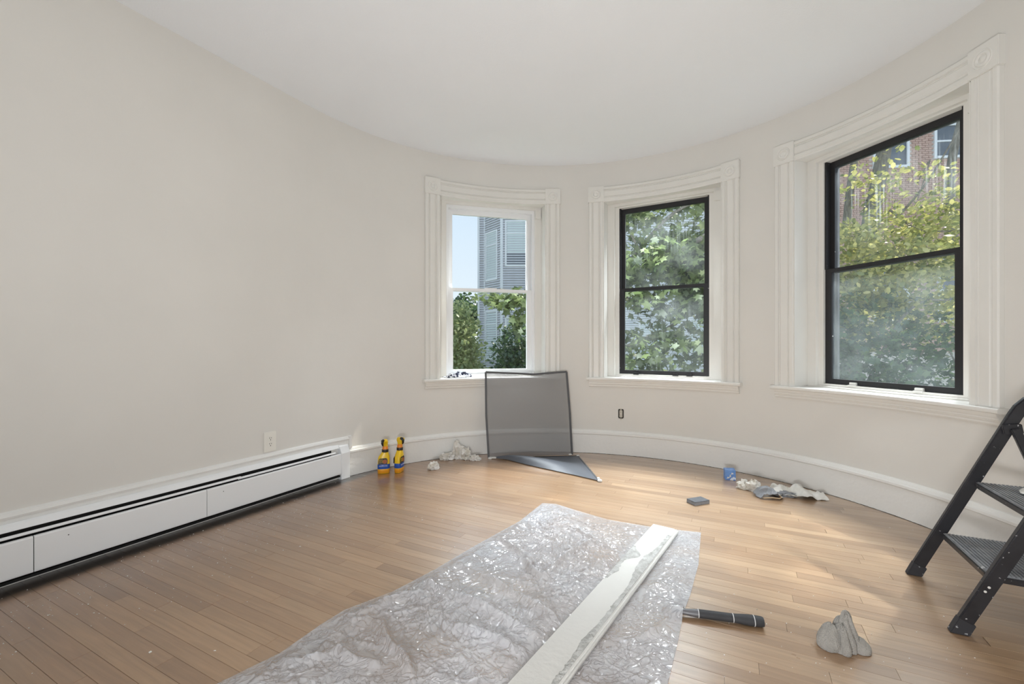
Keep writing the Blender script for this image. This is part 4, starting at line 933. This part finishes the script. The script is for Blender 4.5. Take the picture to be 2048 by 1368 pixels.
# maple before the middle window
tree('maple_tree', 'green maple tree right outside the middle window', [(1.2, 8.4, G0), (1.15, 8.2, -1.5), (1.0, 7.9, .6)],
     [([(1.0, 7.9, .6), at(1240, 570, 7.3), at(1300, 530, 7.0), at(1350, 505, 6.8), at(1400, 478, 6.6), at(1480, 430, 6.6)], .085, .03), ([at(1300, 530, 7.0), at(1280, 500, 6.9), at(1262, 470, 6.8)], .03, .012), ([at(1245, 572, 7.3), at(1262, 600, 7.3), at(1290, 560, 7.2)], .02, .01),
      ([(1.0, 7.9, .6), at(1330, 660, 7.4), at(1370, 620, 7.0), at(1395, 600, 6.8)], .04, .012), ([at(1150, 700, 8.2), at(1060, 600, 7.4), at(1000, 578, 7.0)], .03, .01), ([at(1230, 560, 7.5), at(1330, 440, 7.2), at(1400, 400, 7.0)], .04, .015)],
     [(2.5, 6.9, 2.15, 1.6, .8, .70, 1.35), (3.3, 6.7, 1.5, 1.0, .7, .8, .55), (2.3, 6.9, .65, 1.5, .9, .75, .72), (-.10, 7.0, 1.78, .33, .3, .16, .10), (.15, 7.1, 1.35, .12, .2, .3, .05), (2.4, 7.6, 3.4, 1.8, .8, .7, .5), (4.3, 6.7, 6.0, 2.0, 1.4, 1.0, 1.8)], 10500, 12, .14, .088, M['leafg'], ML)  # last, highest leaf cluster is added out of view to block the sun
tree('ash_tree', 'yellow-green tree with bent grey trunks outside the right window', [(6.2, 8.9, G0), at(1738, 470, 8.6), at(1748, 410, 8.6), at(1770, 290, 8.6), at(1785, 200, 8.6)],
     [([at(1690, 480, 8.4), at(1700, 380, 8.4), at(1712, 300, 8.4), at(1722, 220, 8.4)], .07, .05), ([at(1790, 440, 7.0), at(1850, 370, 6.8), at(1900, 290, 6.7), at(1930, 240, 6.6)], .02, .008), ([at(1835, 365, 6.8), at(1860, 320, 6.8), at(1835, 400, 6.8)], .012, .006), ([at(1780, 420, 7), at(1840, 460, 6.7), at(1925, 460, 6.5)], .018, .007), ([at(1905, 500, 9), at(1900, 350, 9), at(1925, 230, 9)], .09, .06)],
     [(5.9, 6.8, 2.3, 1.35, .9, .75, 1.5), (7.1, 6.9, 2.9, .9, .7, .75, .4), (5.3, 6.9, 2.1, .6, .5, .9, .35), (6.4, 7.4, 1.5, 1.7, .9, .6, .8), (6.4, 7.0, 3.9, 1.5, .8, .5, .10), (6.5, 6.2, 7.8, 2.3, 1.8, 1.2, 2.0), (6.3, 7.0, 3.2, 1.6, .8, .7, .28)], 13500, 14, .13, .052, M['leafy'], SL)  # cluster highest up is added unseen, to dapple sun entering the right window
tree('leafy_tree', 'dark green dense foliage low outside the right window', [(5.2, 7.6, G0), (5.3, 7.4, -1)], [([(5.2, 7.2, -1), at(1800, 640, 6.6), at(1900, 600, 6.2)], .03, .01), ([(5.2, 7.2, -1), at(1850, 700, 6.3), at(1920, 740, 6.0)], .02, .008)],
     [(5.4, 6.5, .80, 1.6, .7, 1.05, 1.3), (4.7, 6.5, .6, .7, .5, 1.0, .6), (6.0, 6.6, -.2, 1.5, .8, .7, .8)], 5200, 12, .13, .070, M['leafd'], ML, r=(.12, .06))
tree('leafy_tree', 'sunny green tree at lower left of the white window view', [(-2.2, 16.5, G0), (-2.2, 16.5, -1)], [], [(-1.95, 16, 1.0, .62, .8, 1.6, 1), (-1.9, 17, -.6, 1.0, 1.0, 1.7, 1)], 9000, 16, .20, .085, M['leafs'], SL)
tree('distant_tree', 'dark far tree on the skyline in the white window view', [(-3.6, 40, G0), (-3.6, 40, 0)], [], [(-4.6, 40, 2.4, 2.2, 2.5, 3.4, 1), (-3.2, 41, 1.6, 2.0, 2, 3.0, .8)], 5200, 12, .4, .24, M['leafd'], SL)
tree('leafy_shrub', 'dark rounded tree before the grey house at lower right of the white window view', [(.4, 12.4, G0), (.4, 12.4, -1.4)], [], [(.12, 12.2, .45, .62, .6, 1.35, 1), (.35, 12.2, -1.2, .9, .8, 1.2, .5)], 5200, 14, .14, .075, M['leafd'], ML, r=(.1, .05))

ft = leaves('far_treeline', clusters([(x_, 52+2*math.sin(x_), -1.2+.8*math.sin(x_*1.7), 4.2, 2.5, 4.2, 1) for x_ in range(-44, -7, 4)], 9000, 12, .5), .42, M['leafd'], None, SL); tag(ft, 'dark distant treeline on the horizon behind the far tree', 'trees', kind='stuff')
CB = {}
def clap_mesh(L, m):
    key = (round(L, 3), m.name)
    if key not in CB:
        vs = [(0, 0, 0), (L, 0, 0), (L, -.052, 0), (0, -.052, 0), (0, 0, .088), (L, 0, .088), (L, -.020, .088), (0, -.020, .088)]
        me = bpy.data.meshes.new('clapboard'); me.from_pydata(vs, [], [(0, 1, 2, 3), (4, 7, 6, 5), (3, 2, 6, 7), (0, 4, 5, 1), (0, 3, 7, 4), (1, 5, 6, 2)]); me.materials.append(m); CB[key] = me
    return CB[key]
def house():
    root = empty('clapboard_house'); tag(root, 'grey clapboard house with white corner boards and bay windows beyond the trees', 'building')
    pts = [(-1.45, 19.0), (-1.17, 19.0), (-.42, 18.0), (1.6, 18.0), (2.35, 19.0), (9.3, 19.0)]; top = 9.0
    n_ = 0
    for q, (a, b) in enumerate(zip(pts[:-1], pts[1:])):
        a, b = Vector((*a, 0)), Vector((*b, 0)); d = b-a; L = d.length; ang = math.atan2(d.y, d.x); nn = Vector((d.y, -d.x, 0)).normalized()
        rest = MB(); m = M['clap'] if q < 4 else M['clapl']; z = G0
        while z < top:
            if -.6 < z < 6.6 and q < 5:
                o = bpy.data.objects.new('clapboard', clap_mesh(L, m)); o.location = (a.x, a.y, z); o.rotation_euler[2] = ang; link(o, root)
            else: rest.box(0, L, -.02, .03, z, z+.086, lambda x, y, zz: tuple(a+d.normalized()*x-nn*y*1.0+Vector((0, 0, zz))))
            z += .1
        r_ = build('clapboards', rest, m, root); r_['kind'] = 'stuff'
        def F3(x, y, zz): return tuple(a+d.normalized()*x+nn*y+Vector((0, 0, zz)))
        for x in (0, L): build('corner_board', MB().box(x-.045, x+.045, -.03, .05, G0, top, F3), M['ewhite'], root)
        wins = {0: [], 1: [(.18, .92, z0, 1.95) for z0 in (.95-.45, 3.85, 6.9)], 2: [(.20, 1.05, z0, 1.75) for z0 in (.4, 4.35, 7.4)]+[(1.25, 1.85, z0, 1.75) for z0 in (.4, 4.35, 7.4)], 3: [(.3, .95, .5, 1.95), (.3, .95, 3.9, 1.95)], 4: [(.9, 1.9, .2, 1.8), (.9, 1.9, 4.0, 1.9), (3.2, 4.2, .2, 1.8), (3.2, 4.2, 4, 1.9), (5.4, 6.4, .2, 1.8), (5.4, 6.4, 4, 1.9)]}[q]
        for x0, x1, z0, hh in wins:
            mb = MB(); t = .07
            mb.box(x0-t, x0, .0, .06, z0-t, z0+hh+t, F3); mb.box(x1, x1+t, .0, .06, z0-t, z0+hh+t, F3); mb.box(x0, x1, 0, .06, z0-t, z0, F3); mb.box(x0, x1, 0, .06, z0+hh, z0+hh+t, F3); mb.box(x0, x1, 0, .055, z0+hh*.72, z0+hh*.72+.05, F3)
            w_ = build('window', mb, M['ewhite'], root); build('pane', MB().box(x0, x1, .028, .032, z0, z0+hh, F3), M['dglass'], w_)
            bl = MB(); zz = z0+hh*.28 if q != 1 else z0
            while zz < z0+hh: bl.box(x0+.01, x1-.01, .033, .040, zz, zz+.088, lambda x, y, z: F3(x, y, z)); zz += .10
            build('blind', bl, M['blind'], w_)
    o = [Vector((x, y, 0)) for x, y in pts]+[Vector((9.3, 27, 0)), Vector((-1.45, 27, 0))]
    build('wall_body', MB().ringloft([[(p.x, p.y+.03, z) for p in o] for z in (G0, top)]), M['clap'], root)
    build('roof', MB().ringloft([[(p.x*1.01, p.y+.03, z) for p in o] for z in (top, top+.15)]), M['asph'], root)
    rebase(root, (4, 22, G0))
house()
def brickhouse():
    root = empty('brick_building'); tag(root, 'red brick building with white framed windows beyond the yellow-green tree', 'building')
    a = Vector((11.6, 16.6, 0)); b = Vector((21.5, 15.4, 0)); d = (b-a).normalized(); L = (b-a).length; nn = Vector((d.y, -d.x, 0))
    def F3(x, y, z): return tuple(a+d*x+nn*y+Vector((0, 0, z)))
    top = 10.5
    build('wall_body', MB().box(0, L, -6, -.02, G0, top, F3), M['mortar'], root)
    def wpx(x0, x1, y0, y1):   # pixel rectangle on the facade
        out = []
        for x in (x0, x1):
            k = (x-1024)/F; t = (k*a.y-a.x)/(d.x-k*d.y); out.append(t)
        D = a.y+d.y*(out[0]+out[1])/2; return out[0], out[1], CH-(y1-YH)*D/F, CH-(y0-YH)*D/F
    wins = [wpx(1750, 1812, 215, 332), wpx(1872, 1925, 252, 312), wpx(1750, 1812, 520, 640), wpx(1880, 1932, 520, 640)]
    bm_ = MB(); z = .8; row = 0
    while z < 9.6:
        x = .35-(.11 if row % 2 else 0)
        while x < L-.25:
            if not any(w[0]-.12 < x+.1 < w[1]+.1 and w[2]-.1 < z < w[3]+.06 for w in wins):
                y = rng.uniform(0, .006); p = [F3(x, -.03, z), F3(x+.205, -.03, z), F3(x+.205, y+.004, z), F3(x, y+.004, z), F3(x, -.03, z+.062), F3(x+.205, -.03, z+.062), F3(x+.205, y+.004, z+.062), F3(x, y+.004, z+.062)]
                bm_.add(p, [(3, 2, 6, 7), (4, 5, 6, 7), (0, 3, 2, 1), (0, 4, 7, 3), (1, 2, 6, 5)])
            x += .222
        z += .077; row += 1
    o = build('bricks', bm_, M['brick'], root, fixn=False); o['kind'] = 'stuff'
    build('corner_board', MB().box(.25, .33, -.02, .05, G0, top, F3), M['ewhite'], root)
    for x0, x1, z0, z1 in wins:
        t = .09; mb = MB(); mb.box(x0-t, x0, -.02, .06, z0-t, z1+t, F3); mb.box(x1, x1+t, -.02, .06, z0-t, z1+t, F3); mb.box(x0, x1, -.02, .08, z0-t, z0, F3); mb.box(x0, x1, -.02, .06, z1, z1+t, F3); mb.box(x0, x1, -.02, .04, (z0+z1)/2-.03, (z0+z1)/2+.03, F3)
        w_ = build('window', mb, M['ewhite'], root); build('pane', MB().box(x0, x1, 0, .01, z0, z1, F3), M['dglass'], w_)
    build('cornice', MB().box(-.2, L+.2, -6.1, .35, top, top+.4, F3), M['ewhite'], root)
    rebase(root, F3(L/2, -2, G0))
brickhouse()
def farhouse():
    root = empty('distant_house'); tag(root, 'pale low house seen between the trees in the white window view', 'building')
    build('wall_body', MB().box(-3.0, -1.7, 30, 34, G0, 1.2), M['ewhite'], root); build('roof', MB().add([(-3.2, 29.8, 1.2), (-1.5, 29.8, 1.2), (-1.5, 34, 1.2), (-3.2, 34, 1.2), (-3.0, 32, 2.0), (-1.7, 32, 2.0)], [(0, 1, 5, 4), (3, 4, 5, 2), (0, 4, 3), (1, 2, 5), (0, 3, 2, 1)]), M['ewhite'], root)
    rebase(root, (-2.4, 32, G0))
farhouse()
